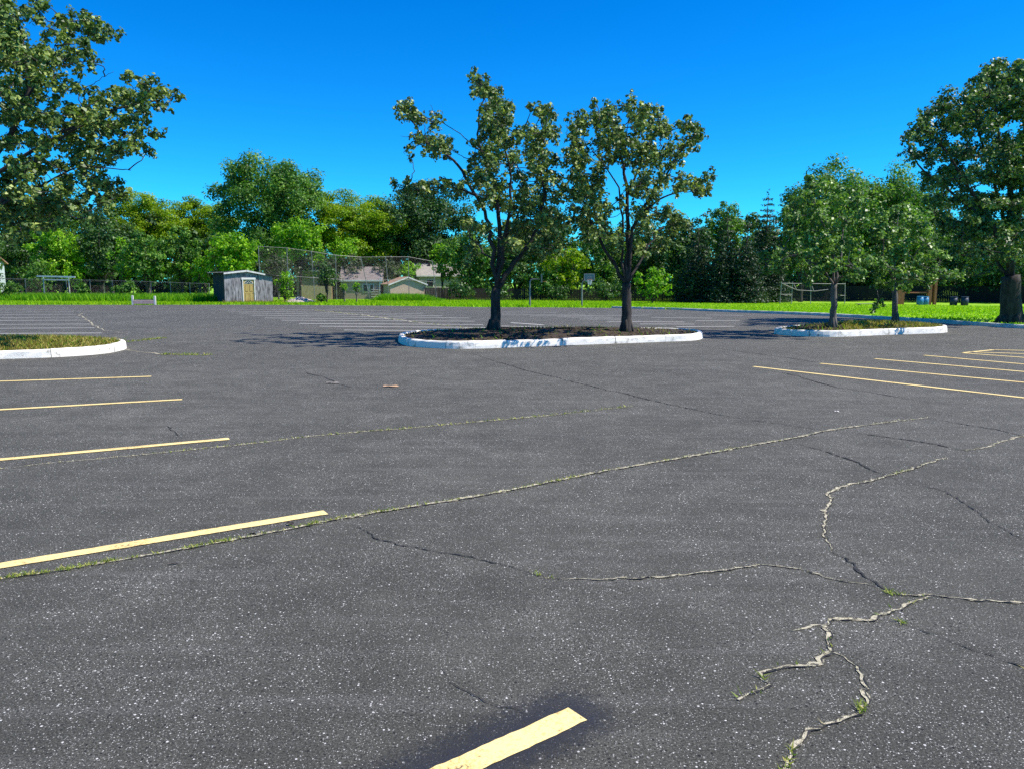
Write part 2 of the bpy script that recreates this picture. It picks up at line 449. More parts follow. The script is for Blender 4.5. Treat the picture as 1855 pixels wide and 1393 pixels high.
def blades(name, xy, h, wdt, m, parent=None, tint=None, lean=.35, z0=None):
    n = len(xy); an = rng.random(n) * 2 * math.pi
    z = gz(xy[:, 0], xy[:, 1]) if z0 is None else z0
    b = np.stack([xy[:, 0], xy[:, 1], z], 1); d = np.stack([np.cos(an), np.sin(an), np.zeros(n)], 1) * wdt[:, None] * .5
    ln = rng.normal(size=(n, 3)) * lean * h[:, None]; ln[:, 2] = 0
    V = np.empty((n, 3, 3), np.float32); V[:, 0] = b - d; V[:, 1] = b + d
    V[:, 2] = b + ln + np.stack([np.zeros(n), np.zeros(n), h], 1)
    me = bpy.data.meshes.new(name); me.vertices.add(3 * n); me.vertices.foreach_set('co', V.ravel())
    me.loops.add(3 * n); me.loops.foreach_set('vertex_index', np.arange(3 * n, dtype=np.int32))
    me.polygons.add(n); me.polygons.foreach_set('loop_start', np.arange(0, 3 * n, 3, dtype=np.int32))
    me.polygons.foreach_set('loop_total', np.full(n, 3, np.int32)); me.update(calc_edges=True)
    tv = rng.random(n) if tint is None else tint
    at = me.attributes.new('tint', 'FLOAT', 'POINT'); at.data.foreach_set('value', np.repeat(tv, 3).astype(np.float32))
    me.materials.append(m); o = bpy.data.objects.new(name, me); COL.objects.link(o)
    if parent is not None: o.parent = parent
    return o

# ================================================================== THE GROUND
def grid_sheet(name, xs, ylo, yhi, ny, dz, m):
    V, F = [], []
    for x in xs:
        a, b = ylo(x), yhi(x)
        for j in range(ny + 1):
            u = j / ny; y = a + (b - a) * u; V.append((x, y, float(gz(x, y)) + dz))
    for i in range(len(xs) - 1):
        for j in range(ny):
            a = i * (ny + 1) + j; F.append((a, a + ny + 1, a + ny + 2, a + 1))
    return mesh_obj(name, V, F, m, None, True)
xs = [-600, -400, -250] + list(range(-160, 161, 4)) + [250, 400, 600]
ground = grid_sheet('ground', xs, lambda x: -60, lambda x: 160, 56, -.03, M['turf'])
tag(ground, 'green turf ground under the trees around the parking lot', 'ground', kind='structure')
far = MB(); far.poly([(-900, 159, -.6), (900, 159, -.6), (900, 1500, -.6), (-900, 1500, -.6)])
tag(far.build('terrain', M['turf']), 'distant flat land behind the trees', 'terrain', kind='structure')

EDGE = [G(*p) for p in ((-300, 553), (0, 553), (240, 553), (500, 553), (700, 554.5), (870, 557), (1000, 557.5), (1110, 558.5), (1220, 561.5), (1300, 565.5), (1400, 569),
                        (1497, 573), (1570, 577.5), (1640, 582), (1740, 588.5), (1855, 596.5))]
EX = [-90.0] + [p.x for p in EDGE] + [24, 32, 44]; EY = [EDGE[0].y + 1] + [p.y for p in EDGE] + [20.5, 12, -4]
o_ = np.argsort(EX); EX = list(np.array(EX)[o_]); EY = list(np.array(EY)[o_])
yedge = lambda x: float(np.interp(x, EX, EY))
lot = grid_sheet('parking_lot', [x * .8 for x in range(-110, 55)], lambda x: -14, lambda x: yedge(x) + .12 * math.sin(x * 3.1) * (x < 8), 80, 0, M['asphalt'])
tag(lot, 'wide worn dark asphalt parking lot with pale specks and cracks', 'parking lot', kind='structure')

def ribbon(pts, width, dz, sub=.25, jitter=0.0, wj=0.0, name='painted_line', m=None, parent=None, taper=False):
    q = []
    for a, b in zip(pts[:-1], pts[1:]):
        n = max(1, int((b - a).length / sub))
        for k in range(n): q.append(a.lerp(b, k / n))
    q.append(pts[-1]); V, F = [], []; k = len(q); ph = 0
    for i, p in enumerate(q):
        t = (q[min(i + 1, k - 1)] - q[max(i - 1, 0)]); t.z = 0; t.normalize(); nrm = Vector((-t.y, t.x, 0))
        ph = ph * .82 + rnd.gauss(0, jitter); ww = width * (1 + rnd.uniform(-wj, wj))
        if taper: ww *= min(1, .25 + 3 * min(i, k - 1 - i) / k)
        for s_ in (-.5, .5):
            c = p + nrm * (ph + s_ * ww * (1 + rnd.uniform(-wj, wj) * .5)); V.append((c.x, c.y, float(gz(c.x, c.y)) + dz))
    for i in range(k - 1): F.append((2 * i, 2 * i + 2, 2 * i + 3, 2 * i + 1))
    return mesh_obj(name, V, F, m, parent)

# painted stall lines: (x0,y0,x1,y1) sighted on the ground
NEAR = [(-260, 1068, 590, 928.5), (-260, 856.5, 415, 795), (-260, 757, 330, 724), (-260, 699.5, 274, 682.5), (470, 1556, 1047, 1295)]
for l in NEAR: ribbon([G(l[0], l[1]), G(l[2], l[3])], .105, .006, .03, .0008, .045, m=M['yellow'], parent=lot)
RIGHT = [(1365, 664.6, 1960, 733), (1486, 659, 1960, 703), (1585, 650.6, 1960, 683), (1674, 644.4, 1960, 669.5), (1745, 640.5, 1960, 656), (1745, 640, 1800, 634.5), (1800, 634.5, 1960, 638), (1758, 638.5, 1960, 645)]
for l in RIGHT: ribbon([G(l[0], l[1]), G(l[2], l[3])], .10, .006, .2, 0, .08, m=M['yellow'], parent=lot)
FARL = [(197, 615), (184, 604.3), (171, 595), (162, 588), (152, 581), (144, 575.5), (138, 570.3), (133, 565.8), (129, 562), (125, 559)]
for x, y in FARL: ribbon([G(-160, y + 1.6), G(x, y)], .11, .008, .4, 0, .1, m=M['paled'], parent=lot)
MID = [(396, 561, 705, 563.5), (412, 564.3, 765, 569.5), (433, 568, 801, 573), (455, 572, 850, 577), (480, 577, 735, 579), (510, 581, 860, 583), (542, 587, 875, 589), (579, 592, 880, 594.5), (623, 599, 880, 600.5)]
FARR = [(909, 570, 1060, 571.5), (960, 573.5, 1173, 572), (1051, 579, 1140, 579.3), (1100, 583.3, 1240, 584.5), (1159, 588, 1258, 588.3), (1225, 592.8, 1330, 592.3), (1261, 582, 1340, 582), (1280, 571.5, 1345, 572.5),
        (885, 591, 1046, 595.5), (925, 585.5, 985, 589.5), (912, 566, 1010, 567), (1180, 576, 1290, 577.5), (1010, 575, 1110, 576)]
for l in MID + FARR: ribbon([G(l[0], l[1]), G(l[2], l[3])], .12, .008, .5, 0, .12, m=M['paled'], parent=lot)

# cracks: polylines sighted on the asphalt, pale = filled with sand, dark = open, gap shade painted as a flat strip
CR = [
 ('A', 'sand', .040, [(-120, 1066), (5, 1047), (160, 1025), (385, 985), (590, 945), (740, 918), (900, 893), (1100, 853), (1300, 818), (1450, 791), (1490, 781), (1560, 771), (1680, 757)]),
 ('B', 'gap_shade', .009, [(640, 950), (680, 978), (720, 990), (800, 1003), (880, 1020), (1000, 1048)]),
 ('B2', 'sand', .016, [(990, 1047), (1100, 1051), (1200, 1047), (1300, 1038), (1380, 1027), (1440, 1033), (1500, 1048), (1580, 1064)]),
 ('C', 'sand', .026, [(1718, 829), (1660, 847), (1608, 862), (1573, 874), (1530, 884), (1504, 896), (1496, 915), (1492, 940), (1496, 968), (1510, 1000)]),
 ('C2', 'gap_shade', .014, [(1510, 1000), (1539, 1021), (1560, 1040), (1578, 1056), (1618, 1079)]),
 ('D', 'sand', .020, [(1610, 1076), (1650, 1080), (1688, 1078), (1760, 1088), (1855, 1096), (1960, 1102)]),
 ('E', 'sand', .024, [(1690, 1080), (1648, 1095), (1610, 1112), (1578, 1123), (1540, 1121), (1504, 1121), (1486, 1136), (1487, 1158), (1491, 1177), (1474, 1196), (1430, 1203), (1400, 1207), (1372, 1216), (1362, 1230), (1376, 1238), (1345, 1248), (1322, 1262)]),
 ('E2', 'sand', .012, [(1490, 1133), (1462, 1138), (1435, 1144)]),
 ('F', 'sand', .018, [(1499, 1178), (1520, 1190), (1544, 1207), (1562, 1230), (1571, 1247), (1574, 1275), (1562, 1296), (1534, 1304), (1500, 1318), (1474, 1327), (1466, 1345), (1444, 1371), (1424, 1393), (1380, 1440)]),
 ('G', 'gap_shade', .008, [(1623, 1125), (1690, 1150), (1760, 1178), (1837, 1205), (1940, 1245)]),
 ('H', 'gap_shade', .022, [(850, 640), (955, 672), (1080, 702), (1200, 730), (1300, 750), (1400, 766), (1489, 779)]),
 ('I', 'gap_shade', .020, [(1449, 806), (1490, 815), (1539, 832), (1575, 848), (1608, 864)]),
 ('I2', 'gap_shade', .008, [(1608, 864), (1660, 876), (1723, 891), (1755, 908), (1777, 926), (1802, 949), (1855, 978), (1920, 1010)]),
 ('J', 'gap_shade', .020, [(1548, 784), (1620, 794), (1700, 806), (1747, 817)]),
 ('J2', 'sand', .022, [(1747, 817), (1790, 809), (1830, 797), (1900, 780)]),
 ('K', 'gap_shade', .014, [(1680, 757), (1740, 768), (1800, 778), (1855, 790), (1920, 802)]),
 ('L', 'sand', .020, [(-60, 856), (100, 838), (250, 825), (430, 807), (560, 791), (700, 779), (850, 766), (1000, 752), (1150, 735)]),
 ('M', 'gap_shade', .005, [(800, 1210), (820, 1234), (850, 1262), (900, 1284), (945, 1300)]),
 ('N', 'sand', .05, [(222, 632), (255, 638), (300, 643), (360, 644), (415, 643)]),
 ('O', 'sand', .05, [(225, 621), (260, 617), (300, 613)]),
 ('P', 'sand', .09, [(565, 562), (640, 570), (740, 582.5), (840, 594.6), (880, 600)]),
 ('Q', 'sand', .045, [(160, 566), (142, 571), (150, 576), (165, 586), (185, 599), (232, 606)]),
 ('R', 'gap_shade', .03, [(1300, 632), (1380, 642), (1490, 658)]),
 ('S', 'gap_shade', .022, [(1330, 665), (1420, 675), (1520, 702), (1600, 716), (1690, 730)]),
 ('T', 'gap_shade', .02, [(540, 672), (580, 683), (600, 695), (630, 703)]),
 ('U', 'gap_shade', .012, [(300, 772), (318, 783), (325, 790)]),
]
weed_xy = []; dry_xy = []
def wpos(poly, n, spread, lo=0., hi=1.):
    seg = [(a, b, (b - a).length) for a, b in zip(poly[:-1], poly[1:])]; L = sum(s_[2] for s_ in seg)
    for _ in range(n):
        d = rnd.uniform(lo, hi) * L
        for a, b, l in seg:
            if d <= l: p = a.lerp(b, d / l); weed_xy.append((p.x + rnd.gauss(0, spread), p.y + rnd.gauss(0, spread))); break
            d -= l
for key, mm, wd, pl in CR:
    # densify in the sighted plane, then wander on the ground
    pts = [G(*p) for p in pl]
    fine = key not in 'NOPQRST'
    if fine:                                     # let the path wander at two scales
        q = []
        for a, b in zip(pts[:-1], pts[1:]):
            n = max(1, int((b - a).length / .03))
            for k in range(n): q.append(a.lerp(b, k / n))
        q.append(pts[-1]); w1 = w2 = 0.0; k_ = .55 if key in 'AL' else 1.0; pts = []
        for i, p in enumerate(q):
            w1 = w1 * .93 + rnd.gauss(0, .006) * k_; w2 = w2 * .3 + rnd.gauss(0, .0045) * k_
            t_ = q[min(i + 1, len(q) - 1)] - q[max(i - 1, 0)]; t_.normalize()
            pts.append(p + Vector((-t_.y, t_.x, 0)) * (w1 + w2))
    ribbon(pts, wd * .9, .005 if mm == 'gap_shade' else .0045, 1 if fine else .25, 0 if fine else .03, .8, 'crack', M[mm], lot, taper=True)
    if mm == 'sand' and key in ('A', 'C', 'E', 'F', 'D', 'B2'):   # flat dark strip painting the shaded lip beside the sand
        ribbon([p + Vector((.25 * wd, -.45 * wd, 0)) for p in pts], wd * .3, .006, 1, 0, 1.0, 'crack', M['gap_shade'], lot, taper=True)
    if mm == 'sand' and fine:
        Lc = sum((b - a).length for a, b in zip(pts[:-1], pts[1:])); keep_ = weed_xy; weed_xy = dry_xy
        wpos(pts, int(Lc * (90 if key in 'AL' else 70)), wd * .42); weed_xy = keep_
    if key == 'A':
        for a, b, n in ((.02, .09, 260), (.09, .2, 80), (.13, .16, 90), (.2, .28, 140), (.28, .40, 60), (.4, .46, 70), (.46, .75, 70)): wpos(pts, n, .012, a, b)
    if key == 'L': wpos(pts, 260, .015, .2, 1)
    if key == 'F':
        wpos(pts, 44, .006, .76, .95); wpos(pts, 30, .008, .38, .44)
    if key == 'E': wpos(pts, 30, .01)
    if key == 'G': wpos(pts, 14, .01, .02, .08); wpos(pts, 40, .012, .78, .86)
    if key == 'C2': wpos(pts, 26, .008, .88, 1)
    if key == 'C': wpos(pts, 24, .008, .22, .3)
    if key == 'B': wpos(pts, 14, .006, .9, 1)
    if key == 'D': wpos(pts, 18, .008, 0, .1)
    if key == 'N': wpos(pts, 130, .05, .6, .9)
    if key in 'OP': wpos(pts, 150, .05)
M['crackweed'] = leaf_mat('crack_weeds', (.19, .27, .035), (.50, .45, .14), .3, .6, .2)
M['drycrack'] = leaf_mat('crack_litter', (.30, .26, .14), (.66, .60, .40), .1, .8, .1)
wx = np.array(weed_xy)
dist = wx[:, 1]
hh = rng.uniform(.008, .026, len(wx)) * np.clip(dist / 7, 1, 2.5)
wo = blades('weeds', wx, hh, rng.uniform(.006, .013, len(wx)) * np.clip(dist / 7, 1, 4), M['crackweed'], lot, lean=.9, z0=gz(wx[:, 0], wx[:, 1]) + .004)
tag(wo, 'tiny green weeds growing along the cracks', kind='stuff')
dx = np.array(dry_xy); nd = len(dx); sc_ = np.clip(dx[:, 1] / 6, .8, 2.2)
do = blades('dry_growth', dx, rng.uniform(.002, .012, nd) * sc_, rng.uniform(.003, .010, nd) * sc_, M['drycrack'], lot, lean=1.2, z0=gz(dx[:, 0], dx[:, 1]) + .004)
tag(do, 'dry tan moss and grit lying in the cracks', kind='stuff')

# dark sealcoat sprayed along the nearest yellow line
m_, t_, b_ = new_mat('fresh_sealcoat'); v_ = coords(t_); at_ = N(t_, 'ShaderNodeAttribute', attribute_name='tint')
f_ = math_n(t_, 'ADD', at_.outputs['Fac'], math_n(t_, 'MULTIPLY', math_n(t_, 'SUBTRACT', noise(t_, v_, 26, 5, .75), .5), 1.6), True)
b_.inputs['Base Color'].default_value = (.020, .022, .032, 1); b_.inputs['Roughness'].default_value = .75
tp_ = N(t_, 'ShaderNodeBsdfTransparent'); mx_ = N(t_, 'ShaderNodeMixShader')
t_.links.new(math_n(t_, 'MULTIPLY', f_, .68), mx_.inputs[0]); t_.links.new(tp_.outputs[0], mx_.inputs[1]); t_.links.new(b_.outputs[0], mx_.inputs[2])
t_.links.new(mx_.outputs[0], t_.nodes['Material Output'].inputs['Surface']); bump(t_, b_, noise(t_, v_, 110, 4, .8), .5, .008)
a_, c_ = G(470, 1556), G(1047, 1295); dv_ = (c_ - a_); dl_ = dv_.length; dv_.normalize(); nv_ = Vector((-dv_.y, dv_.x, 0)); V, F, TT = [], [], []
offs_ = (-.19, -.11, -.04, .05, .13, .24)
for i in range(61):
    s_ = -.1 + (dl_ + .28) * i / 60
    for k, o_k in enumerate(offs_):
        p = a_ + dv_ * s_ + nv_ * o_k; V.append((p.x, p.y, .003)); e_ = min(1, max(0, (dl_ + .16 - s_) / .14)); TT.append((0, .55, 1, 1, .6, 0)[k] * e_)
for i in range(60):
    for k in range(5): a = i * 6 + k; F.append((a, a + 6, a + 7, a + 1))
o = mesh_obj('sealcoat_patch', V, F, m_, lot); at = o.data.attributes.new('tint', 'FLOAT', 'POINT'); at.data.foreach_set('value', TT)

# ------------------------------------------------------------------ kerbs and islands
def smooth_loop(pts, n=120, closed=True):
    q = []; k = len(pts)
    for i in range(k if closed else k - 1):
        g = (lambda j: pts[j % k]) if closed else (lambda j: pts[max(0, min(k - 1, j))])
        p0, p1, p2, p3 = g(i - 1), g(i), g(i + 1), g(i + 2)
        for s_ in range(8):
            u = s_ / 8
            q.append(.5 * ((2 * p1) + (p2 - p0) * u + (2 * p0 - 5 * p1 + 4 * p2 - p3) * u * u + (3 * p1 - p0 - 3 * p2 + p3) * u ** 3))
    if not closed: q.append(pts[-1])
    return q
def sweep(q, prof, closed, m, name, parent, jit=.006):
    """prof: (inward offset, height) pairs; q runs anticlockwise seen from above for inward = left"""
    V, F = [], []; k = len(q); pn = len(prof)
    for i, p in enumerate(q):
        a = q[(i - 1) % k] if closed else q[max(0, i - 1)]; b = q[(i + 1) % k] if closed else q[min(k - 1, i + 1)]
        t = b - a; t.z = 0; t.normalize(); nn = Vector((-t.y, t.x, 0)); g0 = float(gz(p.x, p.y))
        for off, h in prof:
            c = p + nn * (off + rnd.gauss(0, jit)); V.append((c.x, c.y, g0 + h + (rnd.gauss(0, jit * .7) if h > 0 else 0)))
    for i in range(k if closed else k - 1):
        j = (i + 1) % k
        for r_ in range(pn - 1):
            F.append((i * pn + r_, j * pn + r_, j * pn + r_ + 1, i * pn + r_ + 1))
    return mesh_obj(name, V, F, m, parent, False)
KH = .18
PROF = [(-.012, -.05), (0, .06), (.012, KH - .035), (.03, KH - .01), (.055, KH), (.13, KH), (.15, KH - .02), (.155, .02)]
def island(label, pix, dry_n, green_n, dry_where=None, blade_h=.09):
    pts = [G(*p) for p in pix]; q = smooth_loop(pts)
    ar = sum(a.x * b.y - b.x * a.y for a, b in zip(q, q[1:] + q[:1]))
    if ar < 0: q = q[::-1]
    c = sum(q, Vector()) / len(q)
    root = empty('planting_island', (0, 0, 0)); tag(root, label, 'kerb island', 'kerbed planting islands in the parking lot')
    per = [0.0]
    for a, b in zip(q, q[1:] + q[:1]): per.append(per[-1] + (b - a).length)
    nst = max(6, int(per[-1] / 1.5)); qq = q + [q[0]]
    def at(d):
        d %= per[-1]; i = max(k for k in range(len(q)) if per[k] <= d + 1e-9); a, b = qq[i], qq[i + 1]
        return a.lerp(b, (d - per[i]) / max(1e-9, per[i + 1] - per[i]))
    for k in range(nst):                         # cast lengths with open joints
        d0, d1 = per[-1] * k / nst + .006, per[-1] * (k + 1) / nst - .006; nn = 9
        dj, hj = rnd.gauss(0, .006), rnd.gauss(0, .006)
        sweep([at(d0 + (d1 - d0) * i / nn) for i in range(nn + 1)], [(o_k + dj, h_k + (hj if h_k > .03 else 0)) for o_k, h_k in PROF], False, M['kerb'], 'kerb_stone', root, .004)
    V, F = [], []; k = len(q); rings = 7
    inner = []
    for i, p in enumerate(q):
        t = q[(i + 1) % k] - q[i - 1]; t.normalize(); inner.append(p + Vector((-t.y, t.x, 0)) * .14)
    for r_ in range(rings):
        f = 1 - r_ / rings
        for p in inner:
            x = c + (p - c) * f; V.append((x.x, x.y, float(gz(x.x, x.y)) + KH - .045 + .17 * (1 - f * f) + rnd.gauss(0, .012) * (r_ > 0)))
    V.append((c.x, c.y, float(gz(c.x, c.y)) + KH + .125)); 
    for r_ in range(rings - 1):
        for i in range(k):
            j = (i + 1) % k; F.append((r_ * k + i, r_ * k + j, (r_ + 1) * k + j, (r_ + 1) * k + i))
    for i in range(k): F.append(((rings - 1) * k + i, (rings - 1) * k + (i + 1) % k, rings * k))
    mesh_obj('soil_bed', V, F, M['soil'], root, True)
    def scatter(n, nm, m, h, wd, where=None, lab=''):
        xy, zz = [], []
        while len(xy) < n:
            i = rnd.randrange(k); f = math.sqrt(rnd.random()); p = c + (inner[i] - c) * f
            u = proj((p.x, p.y, .15))[0]
            if where and rnd.random() > where(u, p): continue
            xy.append((p.x + rnd.gauss(0, .03), p.y + rnd.gauss(0, .03))); zz.append(float(gz(p.x, p.y)) + KH - .05 + .17 * (1 - f * f))
        xy = np.array(xy); o = blades(nm, xy, rng.uniform(.4, 1.3, n) * h, rng.uniform(.5, 1.4, n) * wd, m, root, lean=.6, z0=np.array(zz))
        tag(o, lab, kind='stuff')
    scatter(dry_n, 'dry_grass', M['dry'], blade_h, .03, dry_where, 'dry yellow grass and leaf litter on the island')
    scatter(green_n, 'grass', M['weed'], blade_h * 1.3, .025, None, 'sparse green grass on the island')
    # mulch chips
    n = 2600; i = rng.integers(0, k, n); f = np.sqrt(rng.random(n)); IN = np.array([tuple(p) for p in inner]); cc = np.array(tuple(c))
    pp = cc + (IN[i] - cc) * f[:, None]; pp[:, 2] = gz(pp[:, 0], pp[:, 1]) + KH - .03 + .17 * (1 - f * f)
    nr = rng.normal(size=(n, 3)) * .5 + np.array([0, 0, 1.])
    o = leaf_mesh('mulch', pp, nr, rng.uniform(.03, .09, n), rng.random(n), M['chips'], root, .35)
    tag(o, 'dark bark mulch chips', kind='stuff')
    return root
M['chips'] = leaf_mat('mulch_chips', (.030, .022, .016), (.12, .09, .06), 0, .9, .1)
island('long white kerbed island under the two tall middle trees',
       [(722, 618), (738, 627), (790, 631.5), (850, 632.5), (950, 629), (1100, 623.5), (1200, 619.8), (1258, 617.2), (1273, 611.5), (1252, 606.8), (1180, 604.5), (1080, 605), (960, 606), (860, 607), (780, 609), (738, 612)],
       500, 120)
island('white kerbed island with yellow grass at the left edge of the lot',
       [(-420, 668), (-200, 659), (-100, 655), (0, 651), (100, 647.5), (180, 642), (219, 635.5), (229, 630.5), (215, 627), (150, 625), (0, 626), (-200, 628), (-400, 634), (-470, 650)],
       15000, 900)
island('smaller white kerbed island under the two right-hand trees',
       [(1403, 604.5), (1430, 608.5), (1480, 610.5), (1530, 610.5), (1600, 607.5), (1700, 604), (1716, 601.5), (1700, 598), (1620, 594.2), (1520, 596.5), (1440, 599.5)],
       5200, 200, lambda u, p: .15 if u < 1530 else 1)
kq = smooth_loop([Vector((x, yedge(x), 0)) for x in np.linspace(G(1105, 558).x, 36, 40)], closed=False)
ko = sweep(kq, [(0, -.05), (.01, .10), (.03, .13), (.12, .135), (.15, .12), (.16, -.04)], False, M['kerb_grey'], 'lawn_kerb', None)
tag(ko, 'pale concrete kerb between the lot and the lawn', 'kerb', kind='structure')

# ------------------------------------------------------------------ lawn blades
def strip(n, x0, x1, f0, f1):
    x = rng.uniform(x0, x1, n); a = np.array([f0(v) for v in x]); b = np.array([f1(v) for v in x])
    u = rng.random(n); return np.stack([x, a + (b - a) * u], 1)
fence_y = lambda x: float(np.interp(x, [-60, -42, -26, -15, -5, 5, 14, 30, 50], [82, 76, 74, 79, 82, 83, 82, 74, 60]))
sc1 = strip(70000, -62, 12, lambda x: yedge(x) - .05, fence_y)
o = blades('lawn_grass', sc1, rng.uniform(.10, .28, len(sc1)), rng.uniform(.05, .10, len(sc1)), M['blade'])
tag(o, 'bright green unmown grass strip beyond the far edge of the lot', 'grass', kind='stuff')
sc2 = strip(70000, 12, 46, lambda x: yedge(x) + .2, lambda x: fence_y(x) + 4)
o = blades('lawn_grass', sc2, rng.uniform(.03, .09, len(sc2)), rng.uniform(.05, .10, len(sc2)), M['blade'])
tag(o, 'mown bright green lawn behind the right-hand kerb', 'grass', kind='stuff')
sc3 = strip(26000, -64, -25.5, lambda x: fence_y(x) - 5.5, lambda x: fence_y(x) + .6)
o = blades('tall_weeds', sc3, rng.uniform(.35, .95, len(sc3)), rng.uniform(.06, .15, len(sc3)), M['weed'])
tag(o, 'tall green weeds along the foot of the left chain link fence', 'weeds', kind='stuff')
sc4 = strip(9000, -14, -7, lambda x: fence_y(x) - 4, lambda x: fence_y(x) + .6)
o = blades('tall_weeds', sc4, rng.uniform(.35, .9, len(sc4)) * (.35 + .65 * sstep(-14, -12.6, sc4[:, 0]) * (1 - sstep(-9.5, -7, sc4[:, 0]))), rng.uniform(.06, .14, len(sc4)), M['weed'])
tag(o, 'tall bright grass in front of the small pink garden shed', 'weeds', kind='stuff')

# ================================================================== THE NEAR TREES
Z4 = lambda u, v: (680 + u / 2.628, 110 + v / 2.628)
def soil(px, Y):
    d = ray(px, 600); x = d[0] / d[1] * Y; return Vector((x, Y, float(gz(x, Y)) + KH + .05))
YT = 21.3
b1 = soil(895, YT)
t1 = hand_tree('shade_tree', 'tall pear tree with a leaning left limb and bare twig on the middle island', 'tree', b1, P(*Z4(577, 1085), YT), .150, .125, Z4,
 [([(577, 1085), (545, 850), (540, 780), (480, 650), (410, 520), (330, 440), (250, 390), (180, 300), (140, 240)], .10, .02, -.3),
  ([(577, 1085), (590, 800), (560, 600), (510, 440), (490, 320), (520, 150)], .11, .02, .2),
  ([(580, 1075), (625, 800), (645, 560), (600, 300)], .09, .02, -.9),
  ([(582, 1085), (660, 960), (740, 860), (800, 700), (790, 500), (800, 260)], .11, .02, .3),
  ([(560, 950), (500, 900), (450, 830), (430, 760)], .05, .015, 1.2),
  ([(600, 900), (650, 800), (700, 650), (690, 520)], .06, .015, 1.5),
  ([(480, 650), (420, 620), (340, 600), (200, 615), (100, 590)], .05, .012, -.2),
  ([(510, 440), (430, 370), (330, 300), (285, 250), (262, 212)], .022, .006, 0.),
  ([(330, 300), (300, 290), (270, 275)], .012, .004, 0.), ([(190, 350), (150, 365), (120, 357)], .012, .004, 0.)],
 [(120,225,40),(165,265,48),(200,292,30),(275,290,38),(190,375,40),(240,390,55),(310,400,52),(335,450,46),(150,430,24),
  (90,590,32),(140,610,38),(200,615,36),(270,590,46),(340,590,40),(400,600,32),
  (490,90,42),(490,150,42),(530,130,42),(580,190,60),(620,230,50),(520,230,55),(560,290,75),(625,290,40),(510,350,45),(580,380,70),(650,400,45),
  (470,390,30),(480,460,40),(560,480,70),(650,480,55),(430,540,30),(500,570,60),(600,590,70),(680,560,42),(560,680,65),(650,680,60),(700,620,45),(500,690,36),
  (790,240,45),(840,265,48),(760,340,66),(830,340,56),(755,420,60),(820,460,62),(780,520,56),(850,560,62),(800,630,56),(720,700,56),(800,720,70),(880,640,55),
  (740,780,66),(830,800,72),(900,740,55),(450,780,50),(520,800,45),(660,800,60),(690,870,70),(780,880,66),(860,880,56),(470,880,46),(630,900,36),(440,950,36)],
 YT, 2.7, .098, M['pear'], M['bark'], dens=.82, copies=2, group='pear trees on the islands', halfw=5.5)
b2 = soil(1135, YT)
t2 = hand_tree('shade_tree', 'wide pear tree with many upright limbs, right of the two on the middle island', 'tree', b2, P(*Z4(1195, 1060), YT), .145, .12, Z4,
 [([(1195, 1060), (1200, 850), (1200, 600), (1150, 400), (1125, 230)], .11, .02, .2),
  ([(1190, 1060), (1175, 850), (1170, 650), (1100, 510), (1030, 420)], .06, .012, -.6),
  ([(1200, 1060), (1260, 960), (1340, 820), (1420, 780)], .07, .015, .9),
  ([(1205, 1050), (1230, 800), (1300, 700), (1400, 640), (1550, 600)], .08, .015, -.2),
  ([(1200, 640), (1300, 400), (1300, 260)], .05, .012, .5), ([(1240, 760), (1380, 560), (1460, 420), (1530, 340)], .06, .012, -.4),
  ([(1190, 1060), (1130, 960), (1060, 840), (980, 640), (940, 440), (955, 290)], .09, .015, .4),
  ([(1200, 800), (1190, 600), (1185, 450), (1215, 230)], .04, .01, -.9)],
 [(955,290,44),(930,350,42),(960,400,46),(992,340,32),(930,440,52),(980,460,42),(1012,470,32),(1060,500,38),(940,530,56),(1000,580,60),(1050,560,42),(960,640,62),(1040,640,56),
  (1090,690,36),(1050,730,56),(980,740,62),(1090,780,50),(1000,830,62),(1110,830,44),
  (1030,270,38),(1060,305,42),(1125,220,40),(1110,275,46),(1080,370,56),(1150,320,50),(1130,400,60),(1180,390,36),(1165,470,52),(1120,470,36),(1210,200,32),(1215,240,34),
  (1290,250,46),(1340,262,38),(1260,310,60),(1330,330,46),(1230,390,46),(1300,400,62),(1380,320,42),(1400,350,46),(1250,480,58),(1330,480,60),(1400,430,46),(1460,420,42),(1440,480,36),
  (1500,310,48),(1545,340,38),(1510,380,48),(1290,570,60),(1370,570,50),(1240,640,46),(1320,660,46),(1440,590,46),(1500,590,46),(1550,620,42),(1590,560,42),(1582,618,36),
  (1170,690,36),(1260,740,46),(1150,870,50),(1290,780,52),(1380,740,56),(1420,820,52),(1270,900,46),(1340,890,46),(1470,770,46)],
 YT, 2.7, .098, M['pear'], M['bark'], dens=.82, copies=2, group='pear trees on the islands', halfw=5.0)

